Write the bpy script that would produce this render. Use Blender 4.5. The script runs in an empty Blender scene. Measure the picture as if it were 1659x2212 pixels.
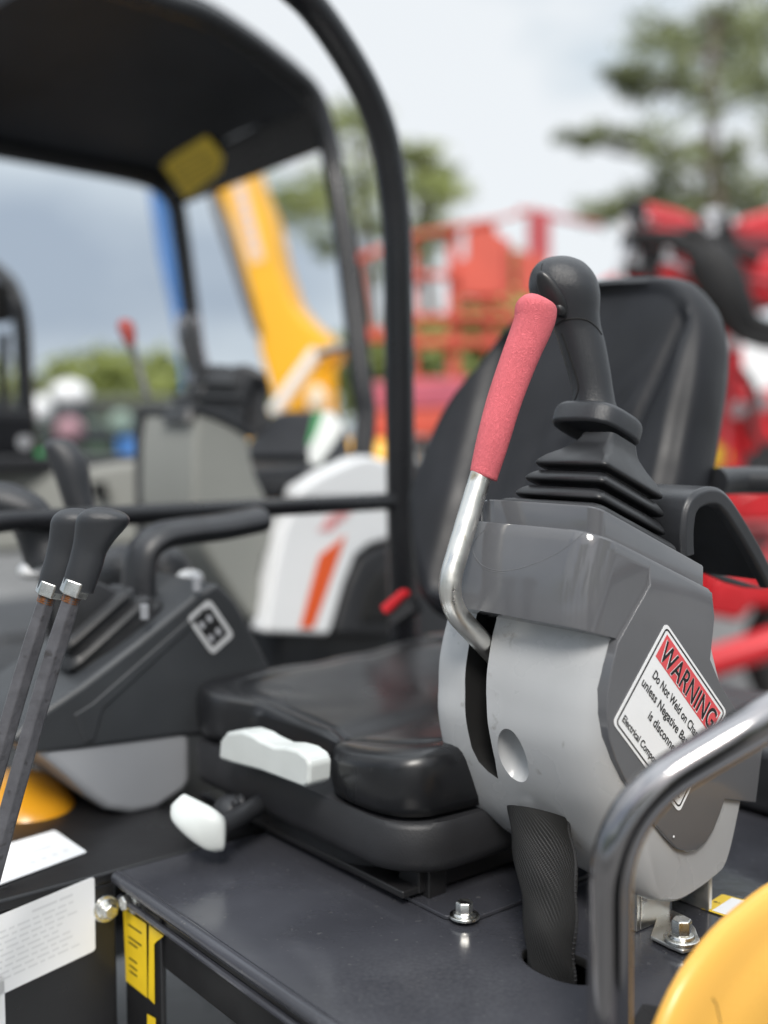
import bpy, bmesh, math, random
from mathutils import Vector, Matrix
from mathutils.bvhtree import BVHTree
random.seed(7)
R = math.radians
sc = bpy.context.scene
col = sc.collection
V = Vector

# ------------------------------------------------------------------ camera model
F = 2400.0                       # focal length in pixels of a 1659 x 2212 picture
CAM = V((0, 0, 1.35))
PITCH = math.atan((1106 - 930) / F)
CP, SP = math.cos(PITCH), math.sin(PITCH)

def ray(u, v):
    x, y, z = (u - 829.5) / F, 1.0, -(v - 1106) / F
    return V((x, y * CP + z * SP, -y * SP + z * CP))
def at(u, v, d):
    return CAM + ray(u, v) * d
class Frame:
    """a machine's own axes: x to its left, y to its rear, z up"""
    def __init__(s, o, deg):
        t = R(deg); s.O = V(o)
        s.X = V((math.cos(t), math.sin(t), 0)); s.Y = V((-math.sin(t), math.cos(t), 0)); s.Z = V((0, 0, 1))
    def w(s, x, y, z): return s.O + s.X * x + s.Y * y + s.Z * z
    def on(s, u, v, ax, val):
        n = (s.X, s.Y, s.Z)[ax]; r = ray(u, v)
        return CAM + r * ((val - (CAM - s.O).dot(n)) / r.dot(n))
    def onplane(s, u, v, p0, n):
        r = ray(u, v); return CAM + r * ((p0 - CAM).dot(n) / r.dot(n))
    def loc(s, p): d = p - s.O; return V((d.dot(s.X), d.dot(s.Y), d.z))
A = Frame((0.25, 1.0, 0), -51)          # near machine
r1 = lambda x, y: (895.9 + .46 * x, 517.6 + .46 * y)
r2 = lambda x, y: (895.9 + .46 * x, 1128 + .46 * y)
r3 = lambda x, y: (995.4 + .4 * x, 1592.6 + .4 * y)

# ------------------------------------------------------------------ materials
def mat(name, c, rough=.5, metal=0., bump=None, var=None, coat=0., rvar=None, spec=None, trans=0., stain=None):
    """c linear colour; bump=(scale,strength); var=(scale,amount) brightness mottling; rvar=(scale,amount); stain=(scale,colour,threshold)"""
    m = bpy.data.materials.new(name); m.use_nodes = True
    nt = m.node_tree; N = nt.nodes; K = nt.links; b = N['Principled BSDF']
    b.inputs['Base Color'].default_value = (*c, 1); b.inputs['Roughness'].default_value = rough
    b.inputs['Metallic'].default_value = metal; b.inputs['Coat Weight'].default_value = coat
    b.inputs['Coat Roughness'].default_value = .06
    if spec is not None: b.inputs['Specular IOR Level'].default_value = spec
    tc = N.new('ShaderNodeTexCoord')
    def noise(s, det=4):
        n = N.new('ShaderNodeTexNoise'); n.inputs['Scale'].default_value = s; n.inputs['Detail'].default_value = det
        K.new(tc.outputs['Object'], n.inputs['Vector']); return n
    cur = None
    if var:
        n = noise(var[0], 6); mr = N.new('ShaderNodeMapRange')
        mr.inputs['From Min'].default_value = .3; mr.inputs['From Max'].default_value = .7
        mr.inputs['To Min'].default_value = 1 - var[1]; mr.inputs['To Max'].default_value = 1 + var[1]
        K.new(n.outputs['Fac'], mr.inputs['Value'])
        mx = N.new('ShaderNodeMix'); mx.data_type = 'RGBA'; mx.blend_type = 'MULTIPLY'; mx.inputs['Factor'].default_value = 1
        mx.inputs['A'].default_value = (*c, 1); K.new(mr.outputs['Result'], mx.inputs['B']); cur = mx.outputs['Result']
    if stain:
        n = noise(stain[0], 8); rp = N.new('ShaderNodeValToRGB')
        rp.color_ramp.elements[0].position = stain[2]; rp.color_ramp.elements[1].position = stain[2] + .08
        K.new(n.outputs['Fac'], rp.inputs['Fac'])
        mx = N.new('ShaderNodeMix'); mx.data_type = 'RGBA'; K.new(rp.outputs['Color'], mx.inputs['Factor'])
        if cur: K.new(cur, mx.inputs['A'])
        else: mx.inputs['A'].default_value = (*c, 1)
        mx.inputs['B'].default_value = (*stain[1], 1); cur = mx.outputs['Result']
    if cur: K.new(cur, b.inputs['Base Color'])
    if rvar:
        n = noise(rvar[0], 5); mr = N.new('ShaderNodeMapRange')
        mr.inputs['From Min'].default_value = .3; mr.inputs['From Max'].default_value = .7
        mr.inputs['To Min'].default_value = max(.02, rough - rvar[1]); mr.inputs['To Max'].default_value = min(1, rough + rvar[1])
        K.new(n.outputs['Fac'], mr.inputs['Value']); K.new(mr.outputs['Result'], b.inputs['Roughness'])
    if bump:
        n = noise(bump[0], 3); bp = N.new('ShaderNodeBump'); bp.inputs['Strength'].default_value = bump[1]
        bp.inputs['Distance'].default_value = .002
        K.new(n.outputs['Fac'], bp.inputs['Height']); K.new(bp.outputs['Normal'], b.inputs['Normal'])
    return m

def leather(name, c, rough, scale, strength):
    m = mat(name, c, rough, var=(18, .12))
    nt = m.node_tree; N = nt.nodes; K = nt.links; b = N['Principled BSDF']
    tc = N.new('ShaderNodeTexCoord'); vo = N.new('ShaderNodeTexVoronoi'); vo.feature = 'DISTANCE_TO_EDGE'
    vo.inputs['Scale'].default_value = scale; bp = N.new('ShaderNodeBump')
    no = N.new('ShaderNodeTexNoise'); no.inputs['Scale'].default_value = scale * .6
    mx = N.new('ShaderNodeMix'); mx.data_type = 'RGBA'; mx.inputs['Factor'].default_value = .012
    K.new(tc.outputs['Object'], no.inputs['Vector']); K.new(tc.outputs['Object'], mx.inputs['A']); K.new(no.outputs['Color'], mx.inputs['B'])
    K.new(mx.outputs['Result'], vo.inputs['Vector'])
    mr = N.new('ShaderNodeMapRange'); mr.inputs['From Max'].default_value = .25
    K.new(vo.outputs['Distance'], mr.inputs['Value']); K.new(mr.outputs['Result'], bp.inputs['Height'])
    bp.inputs['Strength'].default_value = strength; bp.inputs['Distance'].default_value = .0006
    K.new(bp.outputs['Normal'], b.inputs['Normal'])
    return m

M = {}
M['vinyl'] = mat('black_vinyl', (.0075, .008, .0105), .47, spec=.32, bump=(34, .07), var=(9, .3), rvar=(14, .08))
M['seatvinyl'] = mat('glossy_black_vinyl', (.010, .0105, .012), .32, spec=.5, bump=(26, .05), var=(7, .3), rvar=(9, .09), stain=(60, (.03, .029, .027), .68))
M['grip'] = leather('black_grip_rubber', (.024, .026, .030), .36, 480, .22)
M['rubber'] = mat('black_rubber', (.013, .0135, .015), .38, bump=(600, .06), rvar=(30, .08))
M['plastic'] = mat('black_plastic', (.024, .0255, .029), .4, bump=(700, .12), rvar=(20, .1), var=(25, .2))
M['slate'] = mat('slate_plastic', (.034, .037, .041), .45, bump=(500, .12), var=(7, .25), rvar=(8, .08))
M['tray'] = mat('black_tray_plastic', (.018, .0185, .021), .5, bump=(500, .15), var=(14, .25))
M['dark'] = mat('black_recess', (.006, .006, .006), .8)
M['cap'] = mat('dark_grey_gloss_plastic', (.112, .114, .122), .12, rvar=(9, .06), var=(12, .06), coat=.4, bump=(26, .04))
M['panel'] = mat('grey_side_plastic', (.098, .097, .098), .23, rvar=(14, .07), var=(10, .06), bump=(40, .035))
M['body'] = mat('light_grey_plastic', (.42, .43, .44), .28, bump=(800, .05), var=(7, .06), rvar=(12, .08), stain=(45, (.26, .26, .255), .67))
M['body2'] = mat('grey_plastic_cover', (.30, .31, .33), .45, var=(6, .05))
M['red'] = leather('red_foam_grip', (.72, .14, .165), .6, 430, .8)
M['zinc'] = mat('zinc_plated_steel', (.80, .79, .75), .36, 1., bump=(90, .06), rvar=(60, .14), stain=(35, (.42, .36, .25), .63))
M['bolt'] = mat('bright_zinc', (.72, .72, .69), .26, 1., rvar=(90, .12), var=(120, .2))
M['tube'] = mat('dark_grey_gloss_paint', (.30, .29, .295), .13, 1., rvar=(16, .04), bump=(9, .03))
M['deck'] = mat('dark_deck_paint', (.043, .0445, .053), .17, rvar=(7, .09), bump=(45, .12), var=(6, .3), stain=(170, (.085, .085, .088), .655))
M['deckblack'] = mat('black_steel_paint', (.012, .012, .013), .35, rvar=(12, .1), var=(8, .3))
M['post'] = mat('black_frame_paint', (.009, .0095, .0115), .28, rvar=(6, .08), var=(5, .2))
M['yellow'] = mat('yellow_machine_paint', (.80, .44, .085), .3, rvar=(10, .06), var=(4, .04), stain=(26, (.30, .15, .03), .765))
M['amber'] = mat('amber_paint', (.62, .28, .012), .28, var=(6, .1))
M['white'] = mat('white_paint', (.78, .79, .8), .32, var=(4, .04))
M['label'] = mat('white_label', (.83, .84, .85), .35, var=(30, .015))
M['ink'] = mat('black_ink', (.012, .012, .013), .4)
M['inkgrey'] = mat('grey_print', (.40, .41, .42), .45)
M['faint'] = mat('faint_print', (.70, .71, .72), .45)
M['signred'] = mat('sign_red', (.70, .085, .095), .35)
M['ylabel'] = mat('yellow_label', (.80, .55, .02), .4, var=(30, .08))
M['offwhite'] = mat('off_white_plastic', (.56, .59, .58), .4, var=(20, .05))
M['rod'] = mat('grey_painted_rod', (.085, .085, .094), .34, bump=(130, .5), var=(60, .2), stain=(70, (.045, .043, .045), .63))
M['rust'] = mat('rusty_thread', (.22, .09, .035), .6, .5, var=(200, .4), bump=(300, .5))
M['beige'] = mat('warm_grey_plastic', (.255, .26, .24), .5, var=(4, .06))
M['orange'] = mat('orange_decal', (.72, .10, .02), .4)
M['boomyellow'] = mat('yellow_boom_paint', (.82, .42, .015), .35, var=(3, .08))
M['chrome'] = mat('chrome_rod', (.8, .8, .8), .25, .6)
M['blue'] = mat('blue_paint', (.03, .15, .42), .4, var=(3, .1))
M['redorange'] = mat('red_orange_paint', (.52, .078, .048), .5, var=(3, .12))
M['redmachine'] = mat('red_machine_paint', (.52, .018, .026), .3, var=(3, .1))
M['darkred'] = mat('faded_red_paint', (.38, .05, .06), .5, var=(5, .2))
M['hose'] = mat('black_hose_sleeve', (.01, .01, .011), .7)
M['silver'] = mat('silver_fitting', (.62, .62, .64), .35, .7)
M['bark'] = mat('tree_bark', (.12, .095, .075), .9, bump=(20, .6), var=(5, .3))
M['green'] = mat('green_tag', (.03, .28, .08), .5)
M['glass'] = mat('car_glass', (.03, .035, .04), .06)
M['tyre'] = mat('tyre_rubber', (.018, .018, .018), .8)

# woven sleeve
m = mat('woven_nylon_sleeve', (.014, .014, .015), .55); M['woven'] = m
nt = m.node_tree; N = nt.nodes; K = nt.links; b = N['Principled BSDF']
tc = N.new('ShaderNodeTexCoord'); sx_ = N.new('ShaderNodeSeparateXYZ'); K.new(tc.outputs['UV'], sx_.inputs[0])
def mnode(op, a, b=None, c=None):
    n = N.new('ShaderNodeMath'); n.operation = op
    for i, x in enumerate((a, b, c)):
        if x is None: continue
        if isinstance(x, (int, float)): n.inputs[i].default_value = x
        else: K.new(x, n.inputs[i])
    return n.outputs[0]
def wv(ku, kv):
    return mnode('MULTIPLY_ADD', mnode('SINE', mnode('ADD', mnode('MULTIPLY', sx_.outputs['X'], ku * 6.2832), mnode('MULTIPLY', sx_.outputs['Y'], kv * 6.2832))), .5, .5)
ml = mnode('MULTIPLY', wv(58, 18), wv(58, -70)).node
bp = N.new('ShaderNodeBump'); bp.inputs['Strength'].default_value = 1; bp.inputs['Distance'].default_value = .0012
K.new(ml.outputs[0], bp.inputs['Height']); K.new(bp.outputs['Normal'], b.inputs['Normal'])
mr = N.new('ShaderNodeMapRange'); mr.inputs['To Min'].default_value = .006; mr.inputs['To Max'].default_value = .012
K.new(ml.outputs[0], mr.inputs['Value']); K.new(mr.outputs['Result'], b.inputs['Base Color'])

def leafmat(name, c1, c2):
    m = bpy.data.materials.new(name); m.use_nodes = True
    nt = m.node_tree; N = nt.nodes; K = nt.links; b = N['Principled BSDF']
    tc = N.new('ShaderNodeTexCoord'); n = N.new('ShaderNodeTexNoise'); n.inputs['Scale'].default_value = 1.1
    n.inputs['Detail'].default_value = 5
    K.new(tc.outputs['Object'], n.inputs['Vector']); rp = N.new('ShaderNodeValToRGB')
    rp.color_ramp.elements[0].position = .35; rp.color_ramp.elements[1].position = .65
    rp.color_ramp.elements[0].color = (*c1, 1); rp.color_ramp.elements[1].color = (*c2, 1)
    K.new(n.outputs['Fac'], rp.inputs['Fac']); K.new(rp.outputs['Color'], b.inputs['Base Color'])
    b.inputs['Roughness'].default_value = .7
    return m
M['pine'] = leafmat('pine_foliage', (.13, .15, .075), (.29, .33, .15))
M['leaf'] = leafmat('leaf_foliage', (.16, .20, .075), (.36, .40, .14))
M['leaf2'] = leafmat('bright_leaf_foliage', (.13, .17, .045), (.33, .37, .10))

# ------------------------------------------------------------------ mesh builder
class MB:
    def __init__(s): s.v = []; s.f = []; s.mi = []; s.uv = None
    def add(s, vs, fs, mi=0):
        o = len(s.v); s.v += [V(p) for p in vs]
        for f in fs: s.f.append(tuple(i + o for i in f)); s.mi.append(mi)
        return o
    def loft(s, rings, cap0=True, cap1=True, mi=0, closed=True):
        n = len(rings[0]); vs = [p for r in rings for p in r]; fs = []
        for i in range(len(rings) - 1):
            for j in range(n if closed else n - 1):
                k = (j + 1) % n
                fs.append((i * n + j, i * n + k, (i + 1) * n + k, (i + 1) * n + j))
        if cap0: fs.append(tuple(range(n - 1, -1, -1)))
        if cap1: fs.append(tuple((len(rings) - 1) * n + j for j in range(n)))
        return s.add(vs, fs, mi)
    def tube(s, path, r, n=20, caps=True, mi=0, up=None, flat=1.0):
        rings = []; P = [V(p) for p in path]
        t0 = (P[1] - P[0]).normalized()
        u = V(up) if up else (V((0, 0, 1)) if abs(t0.z) < .9 else V((1, 0, 0)))
        u = (u - t0 * u.dot(t0)).normalized()
        for i, p in enumerate(P):
            t = (P[min(i + 1, len(P) - 1)] - P[max(i - 1, 0)]).normalized()
            u = (u - t * u.dot(t)).normalized(); w = t.cross(u)
            rr = r[i] if isinstance(r, (list, tuple)) else r
            rings.append([p + u * (rr * math.cos(a)) + w * (rr * flat * math.sin(a)) for a in [2 * math.pi * j / n for j in range(n)]])
        return s.loft(rings, caps, caps, mi)
    def cyl(s, p0, p1, ra, rb=None, n=24, mi=0): return s.tube([p0, p1], [ra, ra if rb is None else rb], n, True, mi)
    def prism(s, poly, vec, mi=0):
        vec = V(vec); return s.loft([[V(p) for p in poly], [V(p) + vec for p in poly]], True, True, mi)
    def box(s, c, ax, ay, az, mi=0):
        c = V(c); p = [c - ax - ay, c + ax - ay, c + ax + ay, c - ax + ay]
        return s.loft([[q - az for q in p], [q + az for q in p]], True, True, mi)
    def ell(s, c, ax, ay, az, n=24, k=12, mi=0):
        rings = []
        for i in range(1, k):
            t = math.pi * i / k
            rings.append([V(c) + az * -math.cos(t) + (ax * math.cos(a) + ay * math.sin(a)) * math.sin(t) for a in [2 * math.pi * j / n for j in range(n)]])
        return s.loft(rings, True, True, mi)
    def mesh(s, name, mats, recalc=True):
        me = bpy.data.meshes.new(name); me.from_pydata([tuple(p) for p in s.v], [], s.f)
        for m in (mats if isinstance(mats, (list, tuple)) else [mats]): me.materials.append(m)
        me.polygons.foreach_set('material_index', s.mi)
        me.polygons.foreach_set('use_smooth', [True] * len(s.f)); me.update()
        if recalc:
            bm = bmesh.new(); bm.from_mesh(me); bmesh.ops.recalc_face_normals(bm, faces=bm.faces); bm.to_mesh(me); bm.free()
        return me
    def build(s, name, mats, parent=None, bevel=0, seg=3, sub=0, angle=35, recalc=True):
        me = s.mesh(name, mats, recalc)
        o = bpy.data.objects.new(name, me); link(o, parent)
        if sub:
            d = o.modifiers.new('s', 'SUBSURF'); d.levels = d.render_levels = sub
        if bevel:
            d = o.modifiers.new('b', 'BEVEL'); d.width = bevel; d.segments = seg; d.limit_method = 'ANGLE'; d.angle_limit = R(angle)
            d.harden_normals = True
        elif not sub:
            me.set_sharp_from_angle(angle=R(angle))
        return o

def root_of(o):
    while o.parent: o = o.parent
    return o
def link(o, parent):
    col.objects.link(o)
    if parent:
        o.parent = parent; o.matrix_parent_inverse = Matrix.Translation(-V(root_of(parent).location))
        if parent.type == 'MESH': o.matrix_parent_inverse = Matrix.Identity(4)
def thing(name, label, cat, loc=(0, 0, 0), group=None):
    o = bpy.data.objects.new(name, None); col.objects.link(o); o.location = loc; o.empty_display_size = .1
    o['label'] = label; o['category'] = cat
    if group: o['group'] = group
    return o
def fillet(pts, rad, n=8):
    P = [V(p) for p in pts]; out = [P[0]]
    for i in range(1, len(P) - 1):
        a, b, c = P[i - 1], P[i], P[i + 1]
        d1 = (a - b); d2 = (c - b); l = min(rad, d1.length * .49, d2.length * .49)
        s, e = b + d1.normalized() * l, b + d2.normalized() * l
        for k in range(n + 1):
            t = k / n; out.append(s * (1 - t) ** 2 + b * 2 * t * (1 - t) + e * t * t)
    out.append(P[-1]); return out
def crom(pts, n=8, closed=False):
    P = [V(p) for p in pts]; out = []; L = len(P)
    rng = range(L if closed else L - 1)
    g = (lambda i: P[i % L]) if closed else (lambda i: P[max(0, min(L - 1, i))])
    for i in rng:
        a, b, c, d = g(i - 1), g(i), g(i + 1), g(i + 2)
        for k in range(n):
            t = k / n
            out.append(.5 * ((2 * b) + (c - a) * t + (2 * a - 5 * b + 4 * c - d) * t * t + (3 * b - a - 3 * c + d) * t ** 3))
    if not closed: out.append(P[-1])
    return out
def resample(P, n, closed=True):
    P = list(P); Q = P + [P[0]] if closed else P
    L = [0]
    for i in range(len(Q) - 1): L.append(L[-1] + (Q[i + 1] - Q[i]).length)
    out = []; j = 0
    for k in range(n):
        s = L[-1] * k / (n if closed else n - 1)
        while j < len(Q) - 2 and L[j + 1] < s: j += 1
        t = (s - L[j]) / max(1e-9, L[j + 1] - L[j]); out.append(Q[j].lerp(Q[j + 1], min(1, t)))
    return out
def stations(rows, ratio=.9, n=28, exp=2.0, d=None):
    """rings through left/right outline pairs; each row (uL,vL,uR,vR,depth[,ratio])"""
    C = []; U = []; RT = []
    for r in rows:
        dd = r[4] if len(r) > 4 else d
        a, b = at(r[0], r[1], dd), at(r[2], r[3], dd)
        C.append((a + b) / 2); U.append((b - a) / 2); RT.append(r[5] if len(r) > 5 else ratio)
    rings = []
    for i in range(len(C)):
        t = (C[min(i + 1, len(C) - 1)] - C[max(i - 1, 0)]).normalized()
        w = t.cross(U[i]).normalized() * U[i].length * RT[i]
        ring = []
        for j in range(n):
            a = 2 * math.pi * j / n; c, s_ = math.cos(a), math.sin(a)
            ring.append(C[i] + U[i] * (abs(c) ** (2 / exp) * (1 if c >= 0 else -1)) + w * (abs(s_) ** (2 / exp) * (1 if s_ >= 0 else -1)))
        rings.append(ring)
    return rings
def smooth_rings(rings, k=3):
    n = len(rings[0]); cols = [crom([r[j] for r in rings], k) for j in range(n)]
    return [[cols[j][i] for j in range(n)] for i in range(len(cols[0]))]
def boolean(o, cutters, op='DIFFERENCE'):
    for c in cutters:
        d = o.modifiers.new('x', 'BOOLEAN'); d.operation = op; d.solver = 'EXACT'; d.object = c; d.material_mode = 'TRANSFER'
    bpy.context.view_layer.update()
    me = bpy.data.meshes.new_from_object(o.evaluated_get(bpy.context.evaluated_depsgraph_get()))
    o.modifiers.clear(); o.data = me
    for c in cutters: bpy.data.objects.remove(c)
    me.polygons.foreach_set('use_smooth', [True] * len(me.polygons)); me.set_sharp_from_angle(angle=R(33))
def hexbolt(mb, p, n, r, h, washer=True):
    n = V(n).normalized()
    if washer:
        mb.cyl(p, p + n * h * .22, r * 1.75, r * 1.7, 24); mb.cyl(p + n * h * .22, p + n * h * .42, r * 1.35, r * 1.15, 24)
    mb.tube([p + n * h * .4, p + n * h * 1.1, p + n * h * 1.22], [r, r, r * .86], 6)
def bvh(o):
    bm = bmesh.new(); bm.from_mesh(o.data); bmesh.ops.triangulate(bm, faces=bm.faces)
    t = BVHTree.FromBMesh(bm); bm.free(); return t
def hit(t, u, v):
    h = t.ray_cast(CAM, ray(u, v).normalized()); return (h[0], h[1]) if h[0] else (None, None)
def text2d(s):
    cu = bpy.data.curves.new('t', 'FONT'); cu.body = s; cu.size = 1; o = bpy.data.objects.new('t', cu); col.objects.link(o)
    bpy.context.view_layer.update()
    me = bpy.data.meshes.new_from_object(o.evaluated_get(bpy.context.evaluated_depsgraph_get()))
    vs = [(p.co.x, p.co.y) for p in me.vertices]; fs = [tuple(p.vertices) for p in me.polygons]
    bpy.data.objects.remove(o); bpy.data.curves.remove(cu); return vs, fs
def lettering(mb, s, f, u0, u1, vb, vh, mi, bold=0):
    """text between u0 and u1 with baseline vb and capital height vh; f(u,v,lift) gives the point"""
    vs, fs = text2d(s); x0 = min(p[0] for p in vs); x1 = max(p[0] for p in vs)
    offs = [(0, 0)] if not bold else [(0, 0), (bold, 0), (0, bold), (bold, bold)]
    for k, (bx, by) in enumerate(offs):
        mb.add([f(u0 + (p[0] - x0) / (x1 - x0) * (u1 - u0) + bx, vb - p[1] / .70 * vh + by, k * .00002) for p in vs], fs, mi)
exec_parts = []

# sky glare painted into the deck colour as a mottled lighter patch
nt = M['deck'].node_tree; N = nt.nodes; K = nt.links; b = N['Principled BSDF']
def glare_mask(center, radius):
    tc = N.new('ShaderNodeTexCoord'); vm = N.new('ShaderNodeVectorMath'); vm.operation = 'DISTANCE'; K.new(tc.outputs['Object'], vm.inputs[0]); vm.inputs[1].default_value = center
    no = N.new('ShaderNodeTexNoise'); no.inputs['Scale'].default_value = 240; no.inputs['Detail'].default_value = 6; K.new(tc.outputs['Object'], no.inputs['Vector'])
    n3 = N.new('ShaderNodeTexNoise'); n3.inputs['Scale'].default_value = 16; K.new(tc.outputs['Object'], n3.inputs['Vector'])
    a = N.new('ShaderNodeMapRange'); a.interpolation_type = 'SMOOTHSTEP'; a.inputs['From Min'].default_value = radius; a.inputs['From Max'].default_value = radius * .35; K.new(vm.outputs['Value'], a.inputs['Value'])
    c = mnode('MULTIPLY', a.outputs['Result'], 1.0)
    N2 = mnode('ADD', no.outputs['Fac'], mnode('MULTIPLY', n3.outputs['Fac'], .9))
    return c, N2
mnode_N = N
def mnode(op, a, b=None, c=None):
    n = N.new('ShaderNodeMath'); n.operation = op
    for i, x in enumerate((a, b, c)):
        if x is None: continue
        if isinstance(x, (int, float)): n.inputs[i].default_value = x
        else: K.new(x, n.inputs[i])
    return n.outputs[0]
pw = A.on(925, 2150, 2, .88)
ms, nz = glare_mask(tuple(pw), .14)
mr = N.new('ShaderNodeMapRange'); mr.inputs['From Min'].default_value = .55; mr.inputs['From Max'].default_value = 1.45; K.new(nz, mr.inputs['Value'])
fac = mnode('MULTIPLY', ms, mr.outputs['Result'])
old = b.inputs['Base Color'].links[0].from_socket
mx = N.new('ShaderNodeMix'); mx.data_type = 'RGBA'; K.new(fac, mx.inputs['Factor']); K.new(old, mx.inputs['A']); mx.inputs['B'].default_value = (.075, .077, .086, 1)
K.new(mx.outputs['Result'], b.inputs['Base Color'])

# ================================================================== NEAR EXCAVATOR
W = A.w
dig = thing('mini_excavator', 'dark grey mini excavator with open black seat and red foam lever, nearest the camera', 'mini excavator', W(-.3, .1, 0))

# ---- deck
poly = [(-.462, -.316), (.30, -.316), (.30, .75), (-.462, .75)]
mb = MB(); mb.prism([W(x, y, .868) for x, y in poly], (0, 0, .012))
deck = mb.build('deck', M['deck'], dig)
mb = MB(); mb.prism([W(x, y, .866) for x, y in [(-1.1, -.62), (-.464, -.62), (-.464, .75), (-1.1, .75)]], (0, 0, .0135)); mb.build('riser_top', M['deckblack'], dig, bevel=.004)
cm = MB(); hc = A.loc(at(1205, 2062, 1)); hp = A.on(1205, 2078, 2, .88); hl = A.loc(hp)
cm.loft([[W(hl.x + .004 + .040 * math.cos(a), hl.y + .024 * math.sin(a), z) for a in [2 * math.pi * k / 32 for k in range(32)]] for z in (.85, .90)])
cut = cm.build('cut', M['dark'])
boolean(deck, [cut])
mb = MB(); mb.box(W(-.05, .2, .83), A.X * .34, A.Y * .5, V((0, 0, .004))); mb.build('under_deck_black_sheet', M['dark'], dig, bevel=.001)  # black sheet added so the hole in the deck looks dark
d = deck.modifiers.new('b', 'BEVEL'); d.width = .005; d.segments = 4; d.limit_method = 'ANGLE'; d.angle_limit = R(40); d.harden_normals = True
# rolled front lip, weld seam
mb = MB(); mb.tube([W(-.455, -.319, .8745), W(.3, -.319, .8745)], .0075, 14)
mb.tube([W(-.455, -.316, .852), W(.3, -.316, .852)], .004, 10); mb.build('deck_lip', M['deck'], deck)
# under-deck steelwork: front flange, corner plate, riser box
mb = MB(); mb.prism([W(-.45, -.305, .862), W(.3, -.305, .862), W(.3, -.305, .80), (W(-.45, -.305, .80))], A.Y * .006)
mb.prism([W(-.46, -.309, .862), W(-.378, -.309, .862), W(-.378, -.309, .45), W(-.46, -.309, .45)], A.Y * .006)
mb.build('front_flange', M['deckblack'], dig, bevel=.0015)
mb = MB(); mb.box(W(-.2, -.02, .55), A.X * .5, A.Y * .02, V((0, 0, .12))); mb.box(W(-.1, .2, .42), A.X * 1.0, A.Y * .6, V((0, 0, .03)))
mb.box(W(-.1, -.75, .42), A.X * .6, A.Y * .4, V((0, 0, .025))); mb.build('chassis', M['body'], dig, bevel=.006)
mb = MB(); mb.box(W(-.781, -.467, .655), A.X * .316, A.Y * .151, V((0, 0, .212))); mb.build('riser_box', M['deckblack'], dig, bevel=.004)
# tracks and blade-height undercarriage below the frame edge
for sx in (-.75, .15):
    mb = MB(); path = []
    for k in range(36):
        a = 2 * math.pi * k / 36
        path.append(W(sx, .1 + (.55 if math.cos(a) > 0 else -.55) + .2 * math.cos(a), .2 + .195 * math.sin(a)))
    mb.prism(path, A.X * .2); mb.build('crawler_track', M['tyre'], dig, bevel=.01)

# ---- labels on the riser box
def label(name, f, border, mats, parent, lines=(), bg=0):
    pass
def quadmap(p00, p10, p11, p01, n):
    def f(u, v, lift=0): return (p00 * (1 - u) + p10 * u) * (1 - v) + (p01 * (1 - u) + p11 * u) * v + n * lift
    return f
def plate(mb, f, u0, v0, u1, v1, lift, mi, rad=0, asp=1.0, th=0):
    """a rounded flat label area in f's own coordinates"""
    if rad:
        P = []
        for cx, cy, a0 in ((u1 - rad, v1 - rad * asp, 0), (u0 + rad, v1 - rad * asp, 90), (u0 + rad, v0 + rad * asp, 180), (u1 - rad, v0 + rad * asp, 270)):
            for k in range(6):
                a = R(a0 + k * 18); P.append((cx + rad * math.cos(a), cy + rad * asp * math.sin(a)))
    else: P = [(u0, v0), (u1, v0), (u1, v1), (u0, v1)]
    if th: mb.loft([[f(u, v, lift - th) for u, v in P], [f(u, v, lift) for u, v in P]], True, True, mi)
    else: mb.add([f(u, v, lift) for u, v in P], [tuple(range(len(P)))], mi)
def greylines(mb, f, rows, mi, lift):
    for v, h, segs in rows:
        for a, b in segs: plate(mb, f, a, v, b, v + h, lift, mi)
X0 = -.464
mb = MB(); fx = lambda u, v, l=0: W(X0 + l, A.loc(A.on(u, v, 0, X0)).y, A.loc(A.on(u, v, 0, X0)).z)
q = [A.on(*p, 0, X0) for p in [(-330, 2112), (203, 1893), (205, 2052), (-330, 2305)]]
f = quadmap(*q, A.X)
plate(mb, f, 0, 0, 1, 1, .0012, 0, .02, 1.7, .001)
rows = [(.10, .035, [(.72, .83), (.84, .90)])]
for k in range(9):
    segs = []; u = .40
    while u < .82 + .08 * random.random():
        w_ = random.uniform(.02, .06); segs.append((u, u + w_)); u += w_ + .012
    rows.append((.2 + k * .075, .026, segs))
greylines(mb, f, rows, 1, .0014)
mb.build('notice_label', [M['label'], M['faint']], dig, recalc=False)
mb = MB(); q = [A.on(*p, 2, .8806) for p in [(-120, 1865), (118, 1795), (188, 1842), (-60, 1935)]]
f = quadmap(*q, A.Z); plate(mb, f, 0, 0, 1, 1, .0012, 0, .02, 1.7, .001)
greylines(mb, f, [(.42, .10, [(.25, .62), (.64, .82)]), (.7, .1, [(.55, .6), (.65, .7), (.75, .8), (.85, .9)]), (.15, .05, [(.4, .8)])], 1, .0014)
mb.build('decal_strip', [M['label'], M['faint']], dig, recalc=False)
mb = MB(); q = [A.on(*p, 0, X0) for p in [(-300, 2215), (8, 2105), (14, 2330), (-300, 2450)]]
f = quadmap(*q, A.X); plate(mb, f, 0, 0, 1, 1, .0012, 0, .03, 1.3, .001); mb.build('notice_label', [M['label']], dig, recalc=False)
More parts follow.
